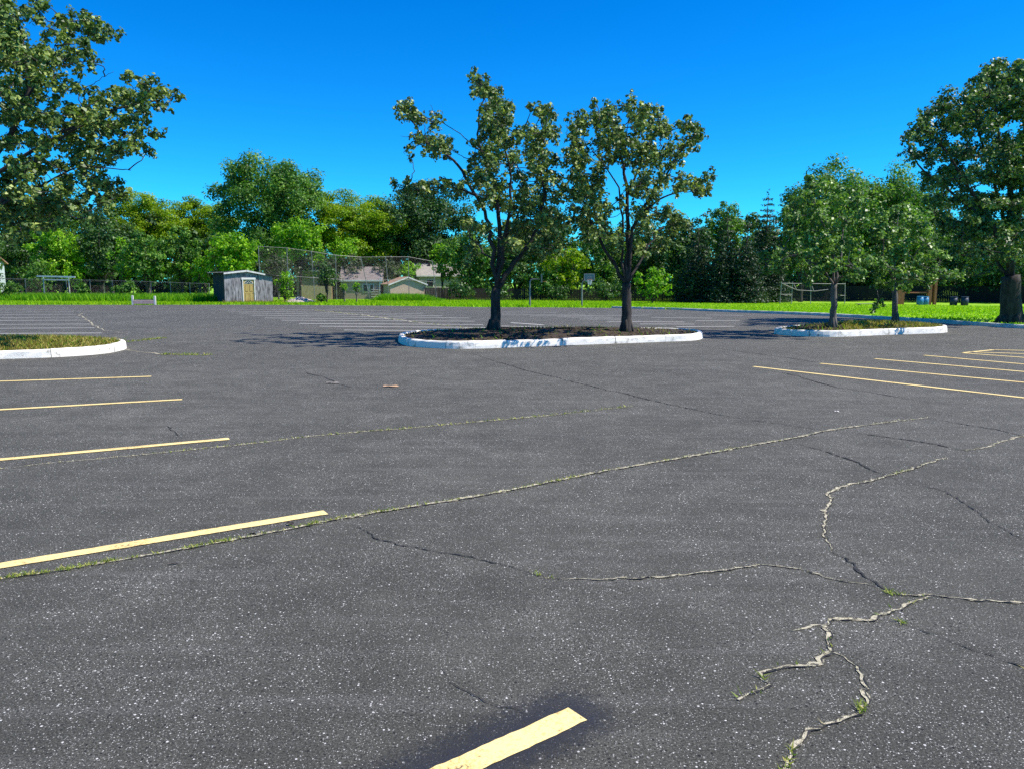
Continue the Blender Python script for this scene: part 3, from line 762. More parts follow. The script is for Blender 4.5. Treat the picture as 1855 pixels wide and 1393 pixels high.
Z1 = lambda u, v: (u / 2.1104, v / 2.1104)
YL = 17.6
bl = soil(-95, YL)
extra = []
for k in range(60):
    an = rnd.random() * 6.28; rr = rnd.uniform(.6, 3.4); extra.append((-1.0 + math.cos(an) * rr - .8, math.sin(an) * rr * .9, rnd.uniform(3.2, 9.2), rnd.uniform(.4, .7)))
hand_tree('shade_tree', 'large tree at the left edge reaching branches to the right over the lot', 'tree', bl, P(-105, 430, YL), .30, .24, Z1,
 [([(-222, 908), (0, 780), (70, 690), (250, 520), (400, 450)], .11, .02, -.3), ([(-222, 908), (-60, 650), (100, 400), (90, 200), (60, 40)], .12, .03, .3),
  ([(-100, 850), (0, 780), (180, 700), (300, 640), (450, 650), (500, 652)], .05, .008, -.6), ([(-60, 700), (150, 560), (280, 490), (450, 420), (620, 380)], .07, .012, .2),
  ([(70, 440), (150, 300), (240, 240), (370, 110)], .04, .01, .5), ([(300, 350), (345, 328), (390, 300), (435, 275)], .014, .004, 0.), ([(120, 190), (170, 150), (185, 120), (215, 90)], .014, .004, 0.),
  ([(-222, 908), (-260, 600), (-200, 300), (-150, 0)], .13, .04, .5)],
 [(20,30,60),(60,60,56),(140,30,45),(30,150,66),(90,180,56),(40,240,56),(130,220,50),(185,210,50),(240,105,40),(290,100,46),(370,85,40),(420,120,42),(380,150,36),(330,150,36),
  (250,220,55),(320,220,46),(350,240,32),(100,310,52),(165,290,50),(225,290,36),(30,350,55),(90,380,46),(150,370,40),(300,335,38),(340,350,28),(260,400,36),(50,440,52),(130,440,50),
  (200,455,42),(300,430,46),(360,430,50),(430,410,46),(450,370,38),(490,390,42),(550,310,34),(570,360,46),(630,350,46),(670,370,38),(620,410,36),(250,480,52),(340,490,52),(420,480,46),
  (480,460,38),(540,480,46),(590,510,42),(60,540,52),(150,540,46),(230,560,42),(300,550,48),(380,560,46),(450,580,46),(520,540,46),(570,580,34),(60,640,50),(150,640,42),(220,630,38),
  (300,620,42),(370,640,40),(420,620,36),(340,700,42),(400,710,46),(460,700,32),(460,750,42),(250,720,46),(160,740,55),(70,760,55),(30,700,46),(200,800,55),(100,840,55),(300,780,46),(380,780,38),(20,850,50),(240,790,50),(130,800,55),(420,760,34),(20,790,50),(60,900,50),(180,860,44)],
 YL, 2.2, .105, M['maple'], M['bark'], dens=.85, group='pear trees on the islands', halfw=8, extra=extra)

Z6 = lambda u, v: (1280 + u / 2.532, 90 + v / 2.532)
YR1, YR2, YB = 23.4, 25.2, 30.5
hand_tree('shade_tree', 'small leafy tree with a low left branch, left one of the right island pair', 'tree', soil(1508, YR1), P(*Z6(585, 1075), YR1), .100, .085, Z6,
 [([(585, 1075), (570, 900), (500, 720), (480, 620)], .06, .012), ([(587, 1075), (620, 900), (640, 750)], .06, .012), ([(583, 1080), (520, 1000), (400, 950), (270, 965)], .05, .01), ([(590, 1080), (660, 1000), (730, 940)], .05, .01)],
 [(480,625,55),(560,630,52),(440,690,56),(400,765,56),(500,720,62),(600,700,60),(680,690,52),(540,800,62),(640,790,62),(450,830,54),(385,840,38),(560,900,60),(660,890,60),(710,800,50),
  (480,930,50),(400,945,42),(330,940,42),(270,960,38),(275,1010,32),(340,1000,36),(440,985,40),(520,980,50),(600,980,54),(680,970,54),(740,960,40),(640,1040,36),(700,1035,36),(450,1065,30),(520,1040,40)],
 YR1, 2.0, .11, M['pearR'], M['bark_pale'], dens=.95, group='pear trees on the islands', halfw=3.2)
hand_tree('shade_tree', 'small leafy tree with a low right branch, right one of the right island pair', 'tree', soil(1621, YR2), P(*Z6(862, 1085), YR2), .095, .08, Z6,
 [([(862, 1085), (870, 950), (880, 760)], .055, .012), ([(860, 1085), (820, 960), (800, 820)], .05, .012), ([(864, 1085), (960, 1050), (1060, 1030), (1150, 1040)], .045, .01), ([(864, 1085), (940, 960), (1000, 880)], .045, .01),
  ([(858, 1085), (810, 1110), (780, 1170)], .02, .008)],
 [(880,745,54),(820,785,52),(940,785,52),(860,850,62),(780,860,46),(960,860,52),(1020,900,44),(1060,940,36),(820,930,54),(900,940,58),(980,960,46),(800,1010,52),(880,1020,52),(950,1040,44),
  (1030,1050,40),(1100,1040,40),(1150,1042,30),(1050,1010,36),(790,1080,36),(780,1180,20),(775,1165,16),(840,1075,36),(920,1080,34)],
 YR2, 2.0, .11, M['pearR'], M['bark_pale'], dens=.95, group='pear trees on the islands', halfw=3.0)
d_ = ray(1832, 585); bb = Vector((d_[0] / d_[1] * YB, YB, 0)); bb.z = float(gz(bb.x, bb.y))
ex2 = []
for k in range(80):
    an = rnd.random() * 6.28; rr = rnd.uniform(.8, 4.6) ; z = rnd.uniform(2.6, 10.2); f = math.sqrt(max(.1, 1 - ((z - 5.5) / 5.6) ** 2)); ex2.append((1.2 + math.cos(an) * rr * f, math.sin(an) * rr * f, z, rnd.uniform(.5, .9)))
hand_tree('large_tree', 'largest tree with thick flared trunk on the lawn at the right edge', 'tree', bb, P(*Z6(1393, 1040), YB), .40, .33, Z6,
 [([(1393, 1040), (1400, 700), (1350, 450), (1310, 150)], .22, .03), ([(1395, 1040), (1440, 700), (1460, 400), (1440, 120)], .2, .03), ([(1390, 1000), (1300, 800), (1180, 600), (1050, 400)], .16, .025),
  ([(1385, 1040), (1250, 900), (1100, 800)], .11, .02), ([(1390, 900), (1200, 720), (1000, 560), (930, 460)], .11, .02), ([(1390, 950), (1330, 650), (1240, 350), (1230, 200)], .13, .02)],
 [(1310,95,55),(1260,145,55),(1345,135,56),(1430,85,56),(1205,215,62),(1280,220,66),(1380,200,66),(1450,180,60),(1040,285,46),(992,305,44),(960,365,46),(920,405,40),(1000,400,52),(1072,345,50),
  (1135,285,50),(1160,360,56),(1250,330,62),(1340,320,62),(1430,300,60),(932,470,46),(1010,490,52),(1090,460,56),(1180,470,60),(1270,460,60),(1370,450,60),(1450,420,56),(1000,580,52),(1080,590,56),
  (1170,590,62),(1270,580,62),(1370,580,62),(1450,560,60),(1045,690,52),(1130,700,56),(1230,700,62),(1330,700,62),(1430,700,62),(1085,800,52),(1170,820,56),(1270,820,62),(1370,820,62),(1450,840,60),
  (1130,930,48),(1230,940,52),(1330,930,52),(1430,950,56),(1280,1020,40),(1200,1010,34)],
 YB, 3.6, .13, M['bigR'], M['bark'], dens=.85, halfw=7, extra=ex2, twig=.025)

# ================================================================== THE FAR TREES AND SHRUBS
GF = 'trees beyond the far edge of the lot'
FT = [  # px, top, bottom, halfwidth, Y, kind, material, label
 (40, 345, 520, 80, 94, 'round', 'dark', 'dark leafy tree above the chain link fence at the far left'),
 (112, 402, 520, 48, 85, 'round', 'bright', 'pale yellow-green tree behind the white rail over the left fence'),
 (72, 468, 528, 36, 82, 'bush', 'mid', 'round grey-green bush behind the left fence beside the pale house'),
 (186, 392, 522, 36, 86, 'round', 'dark', 'narrow dark tree left of the utility pole'),
 (224, 420, 522, 24, 84, 'small', 'bright', 'slim bright green tree just right of the utility pole'),
 (268, 420, 518, 42, 82, 'round', 'mid', 'rounded green tree behind the pink barrier'),
 (332, 412, 518, 40, 84, 'round', 'mid', 'rounded green tree left of the grey shed, right of its twin'),
 (362, 460, 520, 22, 82, 'bush', 'bright', 'low bright green bush at the left wall of the grey shed'),
 (425, 424, 505, 46, 82, 'round', 'bright', 'bright green dome-shaped tree directly behind the grey shed'),
 (272, 357, 470, 78, 108, 'feather', 'locust', 'broad yellow-green feathery tree left on the skyline'),
 (372, 362, 480, 58, 112, 'feather', 'locust', 'yellow-green feathery tree touching the left side of the tall oak'),
 (500, 272, 490, 100, 98, 'oak', 'mid', 'tall spreading oak standing highest behind the grey shed'),
 (545, 400, 480, 46, 90, 'round', 'bright', 'bright green tree in front of the tall oak'),
 (655, 352, 490, 78, 102, 'feather', 'locust', 'bright feathery tree right of the tall oak'),
 (625, 428, 480, 36, 94, 'small', 'bright', 'small bright tree below the feathery tree and above the garage'),
 (775, 333, 510, 88, 104, 'oak', 'dark', 'blue-green tree behind the left limb of the middle tree'),
 (802, 436, 500, 26, 90, 'small', 'bright', 'small light green tree above the house with the pale roof'),
 (742, 470, 520, 26, 96, 'bush', 'bright', 'green bush above the pink garden shed'),
 (850, 405, 540, 56, 88, 'round', 'mid', 'leafy tree left behind the trunk of the taller middle tree'),
 (935, 395, 540, 60, 90, 'round', 'dark', 'dark tree between the two middle trunks, left of the hoops'),
 (1018, 440, 535, 44, 87, 'round', 'locust', 'yellowish tree behind the basketball hoop with the backboard'),
 (1092, 405, 540, 54, 90, 'round', 'mid', 'leafy tree just left behind the right middle trunk'),
 (980, 478, 545, 36, 86, 'bush', 'mid', 'leafy shrub between the two basketball poles'),
 (1182, 482, 552, 34, 78, 'bush', 'bright', 'bright green rounded shrub right of the right middle trunk'),
 (1165, 385, 535, 55, 92, 'round', 'dark', 'dark tree behind the right middle tree crown'),
 (1238, 370, 545, 52, 88, 'oak', 'dark', 'tall dark tree left of the spruces'),
 (1306, 364, 470, 40, 90, 'round', 'mid', 'tree with pale leaf tips rising among the spruces'),
 (1450, 352, 520, 46, 84, 'round', 'mid', 'green tree right beside the pointed spruce'),
 (1545, 302, 520, 120, 92, 'oak', 'mid', 'wide dome-crowned tree behind the right island trees'),
 (1640, 318, 540, 85, 96, 'oak', 'dark', 'dark tree between the dome-crowned tree and the largest tree'),
 (1745, 420, 540, 70, 84, 'round', 'dark', 'dark leafy tree behind the wooden play frame'),
 (1850, 430, 550, 80, 80, 'round', 'dark', 'dark leafy tree behind the thick flared trunk'),
 (1470, 470, 553, 50, 90, 'bush', 'dark', 'dark shrub behind the backstop frame at the left'),
 (1560, 470, 553, 60, 92, 'bush', 'dark', 'dark shrub behind the backstop frame at the right'),
 (1650, 470, 553, 60, 94, 'bush', 'dark', 'dark shrub behind the orange posts'),
 (140, 350, 500, 66, 104, 'round', 'mid', 'leafy tree whose top meets the lower boughs of the large left tree'),
 (205, 372, 500, 46, 100, 'round', 'dark', 'dark tree directly behind the utility pole'),
 (-60, 420, 520, 80, 84, 'round', 'dark', 'dark tree cut by the left edge above the fence'),
 (835, 508, 550, 34, 83, 'bush', 'dark', 'low dark shrub added for shade against the long dark fence, nearest the grey house'),  # these five low shrubs are added to darken the fence foot
 (905, 512, 550, 30, 83, 'bush', 'dark', 'low dark shrub added for shade hidden behind the left middle trunk'),
 (1010, 514, 550, 24, 84, 'bush', 'dark', 'low dark shrub added for shade against the fence between the two hoops'),
 (1098, 508, 550, 36, 83, 'bush', 'dark', 'low dark shrub added for shade against the fence left of the right middle trunk'),
 (1232, 500, 552, 32, 82, 'bush', 'dark', 'low dark shrub added for shade between the bright rounded shrub and the spruces'),
 (640, 460, 520, 34, 90, 'bush', 'olive', 'grey twiggy shrub above the tan garage'),
 (705, 468, 522, 30, 90, 'bush', 'olive', 'grey twiggy shrub between the garage and the pink shed'),
 (590, 462, 522, 30, 86, 'bush', 'olive', 'grey twiggy shrub left of the tan garage'),
 (505, 462, 520, 40, 84, 'bush', 'olive', 'grey twiggy tree behind the left end of the tall net fence'),
]
for i, (px, top, bot, hw, Y, kind, mt, lab) in enumerate(FT):
    lf = {'oak': .30, 'round': .28, 'feather': .24, 'bush': .25, 'small': .25}[kind]
    far_tree('shrub' if kind == 'bush' else ('oak_tree' if 'oak standing' in lab else 'leafy_tree'), lab, px, top, bot, hw, Y, kind, M[mt],
             'bark_pale' if mt in ('olive', 'locust') else 'bark', GF if kind != 'bush' else 'shrubs along the far boundary', lf,
             .45 if mt == 'olive' else (.8 if kind != 'feather' else .9), 'shrub' if kind == 'bush' else 'tree')
SPR = [(1262, 405, 552, 34, 82, 'dark spruce nearest the bright rounded shrub'), (1312, 388, 552, 34, 80, 'dark spruce in the middle of the spruce row'),
       (1352, 398, 552, 28, 79, 'slender drooping spruce left of the tallest spruce'), (1384, 350, 552, 36, 83, 'tallest pointed spruce on the skyline at the right')]
for px, top, bot, hw, Y, lab in SPR:
    far_tree('spruce_tree', lab, px, top, bot, hw, Y, 'conifer', M['conif'], 'bark', 'row of spruces', .27, 1.0)
# small plants near the shed
far_tree('young_tree', 'young dark-leaved tree right of the grey shed', 592, 474, 522, 20, 68.5, 'small', M['dark'], 'bark', None, .17, .9)
far_tree('shrub', 'bright green shrub leaning on the right wall of the grey shed', 516, 488, 545, 17, 69.5, 'small', M['bright'], 'bark', None, .15, 1.0, 'shrub')
far_tree('sapling', 'thin sapling with pale leaves, left of two before the garage', 624, 512, 528, 8, 70, 'small', M['bright'], 'bark_pale', 'saplings before the garage', .12, .8, 'sapling')
far_tree('sapling', 'thin sapling with pale leaves, right of two before the garage', 646, 510, 530, 8, 70.5, 'small', M['bright'], 'bark_pale', 'saplings before the garage', .12, .8, 'sapling')
for px, hw, lab in ((15, 26, 'low bush growing through the left fence under the pale house'), (150, 16, 'low bush growing through the fence right of the white rail'),
                    (230, 22, 'low leafy bush on the fence left of the pink barrier'), (582, 9, 'dark weed clump at the foot of the young dark-leaved tree')):
    far_tree('shrub', lab, px, 508 if px < 500 else 532, 548, hw, 74 if px < 500 else 68, 'bush', M['mid'], 'bark', 'low bushes on the left boundary', .2, 1.0, 'shrub')

# distant wood closing the gaps behind the single trees
wc, wr = [], []
for k in range(1900):
    x = rnd.uniform(-95, 95); y = rnd.uniform(104, 124); z = rnd.uniform(.2, 10.5) * (.8 + .2 * math.sin(x * .23)); wc.append((x, y, z)); wr.append(rnd.uniform(1.0, 1.9))
wc = np.array(wc); wr = np.array(wr)
pos, nr, ti = clump_leaves(wc, np.stack([wr, wr, wr * .8], 1), np.full(len(wc), 85))
wo = leaf_mesh('woodland', pos, nr, .55 * rng.uniform(.6, 1.3, len(pos)), ti, M['dark'], None)
tag(wo, 'dense dark wood filling the background behind the single trees', 'woodland', kind='stuff')

# ================================================================== BUILDINGS
M['ply'] = mottled('weathered_plywood', (.045, .042, .043), (.40, .37, .385), 2.6, .9, (3.2, 3.2, .5), .5, lo=.34, hi=.68)
M['ply_shade'] = mottled('shade_black_ply_wall', (.015, .015, .017), (.04, .04, .045), 3, .9, (2, 2, .5))  # near-black version of the plywood, side-wall shade painted into the colour
M['felt'] = mottled('roof_felt', (.012, .012, .014), (.04, .04, .042), 5, .9)
M['trim'] = mottled('white_trim', (.36, .345, .32), (.66, .64, .60), 4, .7, lo=.3, hi=.5)
M['door'] = mottled('oak_door', (.36, .24, .07), (.50, .36, .13), 6, .55, (4, 4, .5), .2)
M['door_dark'] = mottled('oak_door_groove', (.16, .10, .03), (.24, .16, .06), 6, .6)
M['glass'] = mottled('dark_glass', (.01, .012, .014), (.03, .035, .04), 2, .08, spec=.6)
M['roof_pink'] = mottled('pink_grey_shingles', (.15, .125, .11), (.26, .22, .195), 3, .9, (1, 1, 5))
M['roof_pale'] = mottled('pale_shingles', (.24, .22, .185), (.36, .33, .28), 3, .9, (1, 1, 5))
M['roof_brown'] = mottled('brown_shingles', (.26, .15, .09), (.42, .27, .18), 3, .9, (1, 1, 5))
M['wall_tan'] = mottled('tan_siding', (.24, .18, .14), (.38, .30, .24), 2, .85, (1, 1, 6))
M['wall_pink'] = mottled('pinkish_boards', (.36, .24, .19), (.56, .42, .34), 3, .85, (6, 6, .7))
M['wall_grey'] = mottled('grey_siding', (.30, .27, .26), (.42, .39, .37), 2, .85, (1, 1, 6))
M['wall_blue'] = mottled('pale_blue_siding', (.36, .44, .46), (.48, .56, .58), 2, .8, (1, 1, 6))
M['wood_o'] = mottled('orange_fence_wood', (.42, .25, .13), (.60, .40, .24), 4, .85, (3, 3, .6))
M['wood_d'] = mottled('shade_dark_fence_wood', (.012, .010, .010), (.032, .026, .023), 4, .9, (3, 3, .6))  # near-black tone carries the tree shade over the fence
M['cedar'] = mottled('cedar_posts', (.22, .075, .03), (.36, .14, .06), 4, .8, (3, 3, .6))
M['steel'] = mottled('galvanised_steel', (.16, .155, .15), (.28, .27, .26), 5, .5, metallic=.4)
M['steel_w'] = mottled('dull_steel', (.26, .22, .21), (.40, .35, .33), 5, .5)
M['blue'] = mottled('blue_plastic', (.03, .15, .30), (.06, .24, .42), 4, .4)
M['navy'] = mottled('dark_blue_plastic', (.015, .022, .04), (.03, .045, .07), 4, .5)
M['pinkb'] = mottled('faded_pink_board', (.50, .30, .27), (.66, .44, .39), 5, .8)
M['gravel'] = mottled('pale_dirt', (.30, .24, .20), (.58, .48, .42), 5, .95, bstr=.9)
M['acryl'] = mottled('clear_backboard', (.12, .15, .15), (.22, .26, .25), 2, .3)
M['net'] = mottled('white_net', (.6, .6, .6), (.75, .75, .75), 4, .8)
M['wire'] = mottled('rusty_wire', (.10, .085, .08), (.20, .18, .17), 6, .6, metallic=.3)
M['brownw'] = mottled('old_bench_wood', (.16, .14, .12), (.30, .27, .23), 6, .85, (4, 4, 4))

def width_to(base, direction, px):
    lo, hi = .1, 40.0
    s0 = proj(base + direction * .1)[0]; inc = proj(base + direction * 10)[0] > s0
    for _ in range(50):
        mid = (lo + hi) / 2
        if (proj(base + direction * mid)[0] < px) == inc: lo = mid
        else: hi = mid
    return lo
# ---- the grey shed
sb = G(408, 551.5); sb.z -= .02
W = width_to(sb, E1, 495); Dp = width_to(sb, E2, 388)
Dp = min(Dp, 5.5)
hl = P(408, 495, sb.y).z - sb.z; cr = sb + E1 * W; hr = P(495, 501, cr.y).z - cr.z
pk = .46; cp = sb + E1 * W * pk; hp = P(450, 491, cp.y).z - cp.z
shed = empty('shed', sb, E1A); tag(shed, 'weathered grey plywood shed with a yellow door and side wall coloured black for shade', 'shed')
topz = lambda x: hl + (hp - hl) * x / (W * pk) if x < W * pk else hp + (hr - hp) * (x - W * pk) / (W * (1 - pk))
x0, x1 = width_to(sb, E1, 442.3), width_to(sb, E1, 461.5)
dh = P(451, 507.5, (sb + E1 * x0).y).z - sb.z
def wall_panel(a, b, z0=0.0, nm='wall_panel', dy=0.0):
    xs_ = [a] + ([W * pk] if a < W * pk < b else []) + [b]
    quad = [(a, dy, z0), (b, dy, z0)] + [(x, dy, topz(x)) for x in xs_[::-1]]
    MB().slab(quad, .05).build(nm, M['ply'], shed)
g_ = .008
j1, j2 = x0 * .36, x0 * .72; k1 = x1 + (W - x1) * .5
for a, b, dy in ((0, j1, 0), (j1 + g_, j2, -.012), (j2 + g_, x0 - .09, .006), (x1 + .09, k1, -.008), (k1 + g_, W, .004)): wall_panel(a, b, 0, dy=dy)
wall_panel(x0 - .085, x1 + .085, dh + .16, dy=.004)
m = MB(); m.slab([(0, Dp, 0), (0, .055, 0), (0, .055, hl - .02), (0, Dp, hl - .02)], .05); m.build('side_wall', M['ply_shade'], shed)
m = MB(); m.slab([(W, .055, 0), (W, Dp, 0), (W, Dp, hr - .02), (W, .055, hr - .02)], .05); m.build('side_wall', M['ply_shade'], shed)
m = MB(); m.slab([(W - .06, Dp, 0), (.06, Dp, 0), (.06, Dp, hr - .05), (W - .06, Dp, hr - .05)], .05); m.build('rear_wall', M['ply_shade'], shed)
m = MB(); ov = .35
m.slab([(-ov, -.22, hl + .03), (W * pk, -.22, hp + .06), (W * pk, Dp + .2, hp + .06), (-ov, Dp + .2, hl + .03)], .07)
m.slab([(W * pk, -.22, hp + .062), (W + .4, -.22, hr + .02), (W + .4, Dp + .2, hr + .02), (W * pk, Dp + .2, hp + .062)], .07)
rf = m.build('roof', M['felt'], shed)
m = MB(); m.slab([(-.05, -.23, hl - .12), (W * pk, -.23, hp - .10), (W * pk, -.23, hp + .05), (-.05, -.23, hl + .02)], .025)
m.slab([(W * pk + .01, -.232, hp - .10), (W * .84, -.232, topz(W * .84) - .06), (W * .84, -.232, topz(W * .84) + .05), (W * pk + .01, -.232, hp + .05)], .025)
m.build('fascia', M['trim'], rf)
m = MB()
for k in range(5): m.slab([(-ov - .1 - .25 * rnd.random(), .3 + k * .8, hl + .05), (-ov + .3, .3 + k * .8, hl + .075), (-ov + .3, .9 + k * .8, hl + .075), (-ov - .05, .9 + k * .8, hl + .05)], .012)
m.build('loose_felt', M['trim'], rf)
m = MB(); m.box(((x0 + x1) / 2, -.035, dh + .10), (x1 - x0 + .30, .06, .17)); fr = m.build('door_frame', M['trim'], shed)
MB().box((x0 - .05, -.03, dh / 2 + .008), (.08, .05, dh)).build('jamb', M['trim'], fr)
MB().box((x1 + .05, -.03, dh / 2 + .008), (.08, .05, dh)).build('jamb', M['trim'], fr)
m = MB(); dw = x1 - x0 - .02; xc = (x0 + x1) / 2
m.box((xc, .03, dh / 2), (dw, .045, dh - .02)); dr = m.build('door', M['door'], shed)
for r_, (za, zb) in enumerate(((.10, .46), (.50, .78))):
    for s_ in (-1, 1):
        px_ = xc + s_ * dw * .22
        MB().box((px_, .004, dh * (za + zb) / 2), (dw * .30, .012, dh * (zb - za) - .04)).build('door_panel_groove', M['door_dark'], dr)
        MB().box((px_, -.004, dh * (za + zb) / 2), (dw * .23, .012, dh * (zb - za) - .10), 0, .003).build('door_panel', M['door'], dr)
V = [(xc, 0, dh * .82)] + [(xc + math.cos(math.pi * k / 12) * dw * .40, 0, dh * .82 + math.sin(math.pi * k / 12) * dh * .14) for k in range(13)]
mesh_obj('fanlight', [(x, .004, z) for x, y, z in V] , [tuple(range(14))], M['glass'], dr)
for k in range(5):
    an = math.pi * (k + .5) / 5
    MB().tube([(xc + math.cos(an) * dw * .1, -.002, dh * .83 + math.sin(an) * .08), (xc + math.cos(an) * dw * .38, -.002, dh * .82 + math.sin(an) * dh * .13)], .014, 5).build('fanlight_bar', M['trim'], dr)
MB().tube([(xc + math.cos(math.pi * k / 10) * dw * .41, -.002, dh * .82 + math.sin(math.pi * k / 10) * dh * .145) for k in range(11)], .018, 5).build('fanlight_arch', M['trim'], dr)
MB().tube([(xc + dw * .42, -.05, dh * .47), (xc + dw * .42, .0, dh * .47)], .028, 8).build('door_knob', M['steel'], dr)

def gable_building(name, label, base, rz, W, D, hw, rise, m_wall, m_roof, ridge='x', ov=.25, windows=(), doors=(), trim=None, cat='house'):
    """ridge 'x': roof slope faces the front; 'y': gable faces the front"""
    r = empty(name, base, rz); tag(r, label, cat)
    m = MB()
    if ridge == 'x':
        m.slab([(0, 0, -.3), (W, 0, -.3), (W, 0, hw), (0, 0, hw)], .1); m.slab([(W, D, -.3), (0, D, -.3), (0, D, hw), (W, D, hw)], .1)
        m.slab([(0, D - .1, -.3), (0, .1, -.3), (0, .1, hw), (0, D / 2, hw + rise), (0, D - .1, hw)], .1)
        m.slab([(W, .1, -.3), (W, D - .1, -.3), (W, D - .1, hw), (W, D / 2, hw + rise), (W, .1, hw)], .1)
    else:
        m.slab([(0, 0, -.3), (W, 0, -.3), (W, 0, hw), (W / 2, 0, hw + rise), (0, 0, hw)], .1)
        m.slab([(W, D, -.3), (0, D, -.3), (0, D, hw), (W / 2, D, hw + rise), (W, D, hw)], .1)
        m.slab([(0, D - .1, -.3), (0, .1, -.3), (0, .1, hw), (0, D - .1, hw)], .1); m.slab([(W, .1, -.3), (W, D - .1, -.3), (W, D - .1, hw), (W, .1, hw)], .1)
    m.build('wall', m_wall, r)
    m = MB()
    if ridge == 'x':
        s_ = rise / (D / 2)
        m.slab([(-ov, -ov, hw - ov * s_ + .05), (W + ov, -ov, hw - ov * s_ + .05), (W + ov, D / 2, hw + rise + .05), (-ov, D / 2, hw + rise + .05)], .1)
        m.slab([(W + ov, D + ov, hw - ov * s_ + .052), (-ov, D + ov, hw - ov * s_ + .052), (-ov, D / 2, hw + rise + .052), (W + ov, D / 2, hw + rise + .052)], .1)
    else:
        s_ = rise / (W / 2)
        m.slab([(-ov, D + ov, hw - ov * s_ + .05), (-ov, -ov, hw - ov * s_ + .05), (W / 2, -ov, hw + rise + .05), (W / 2, D + ov, hw + rise + .05)], .1)
        m.slab([(W + ov, -ov, hw - ov * s_ + .052), (W + ov, D + ov, hw - ov * s_ + .052), (W / 2, D + ov, hw + rise + .052), (W / 2, -ov, hw + rise + .052)], .1)
    rf = m.build('roof', m_roof, r)
    m = MB()
    if ridge == 'x': m.box((W / 2, -ov - .02, hw - ov * rise / (D / 2) - .02), (W + 2 * ov, .03, .14))
    else:
        for a, b in (((-ov, hw - ov * s_), (W / 2, hw + rise)), ((W / 2, hw + rise), (W + ov, hw - ov * s_))):
            m.slab([(a[0], -ov - .03, a[1] - .10), (b[0], -ov - .03, b[1] - .10), (b[0], -ov - .03, b[1] + .04), (a[0], -ov - .03, a[1] + .04)], .025)
    m.build('fascia', M['trim'], rf)
    for (x, z, ww, hh) in windows:
        f = MB().box((x, -.02, z), (ww + .16, .05, hh + .16)).build('window', M['trim'], r); MB().box((x, -.05, z), (ww, .03, hh)).build('pane', M['glass'], f)
    for (x, ww, hh) in doors:
        MB().box((x, -.02, hh / 2), (ww, .06, hh)).build('door', M['trim'], r)
    return r
def bpt(px, Y):
    d = ray(px, 540); x = d[0] / d[1] * Y; return Vector((x, Y, float(gz(x, Y))))
Yg = 88; b = bpt(619, Yg); zr = lambda py, Y: P(700, py, Y).z
hw_ = zr(507, Yg) - b.z; g = gable_building('garage', 'tan garage with a pinkish grey roof behind the tall net fence', b, R(6), 4.5, 4.4, hw_, zr(484.5, Yg + 2) - b.z - hw_, M['wall_tan'], M['roof_pink'], 'x', .2,
    windows=((2.7, hw_ * .55, .5, .8), (3.4, hw_ * .55, .35, .8)), cat='garage')
MB().box((4.40, -.04, hw_ / 2), (.30, .06, hw_ + .3)).build('corner_board', M['trim'], g)
m = MB()
for k in range(4): m.box((3.75, -.5 + k * .12, .25 + k * .26), (.8, .2, .05))
m.build('steps', M['trim'], g)
Yp = 83; b = bpt(707, Yp); hw_ = zr(515, Yp) - b.z
gable_building('garden_shed', 'small pinkish garden shed with a brown gable roof', b, R(22), 3.9, 3.4, hw_, zr(502.5, Yp) - b.z - hw_, M['wall_pink'], M['roof_brown'], 'y', .22, cat='shed')
Yh = 96; b = bpt(759, Yh); hw_ = zr(498, Yh) - b.z
hh_ = gable_building('house', 'grey house with a pale shingle roof, partly hidden by the middle tree', b, R(14), 5.6, 5.0, hw_, zr(479, Yh + 2.5) - b.z - hw_, M['wall_grey'], M['roof_pale'], 'x', .3, windows=((1.4, hw_ * .62, .8, .8),))
MB().box((1.6, 2.0, hw_ + 1.25), (.3, .3, .3)).build('roof_vent', M['felt'], hh_)
Ya = 98; b = bpt(538, Ya); hw_ = zr(490, Ya) - b.z
hs_ = gable_building('house', 'small house with a peach roof glimpsed left of the tan garage', b, R(8), 2.6, 3.0, hw_, zr(480, Ya) - b.z - hw_, M['wall_tan'], M['roof_pink'], 'x', .2)
MB().box((1.1, 1.5, hw_ + 1.0), (.4, .4, .9)).build('chimney', M['roof_brown'], hs_)
Yw = 82; b = bpt(-122, Yw); hw_ = zr(474, Yw) - b.z
gable_building('house', 'pale blue house corner at the left edge behind the fence', b, 0, 4.6, 5, hw_, 1.4, M['wall_blue'], M['roof_brown'], 'x', .3, windows=((2.2, hw_ * .6, .8, 1.0),))

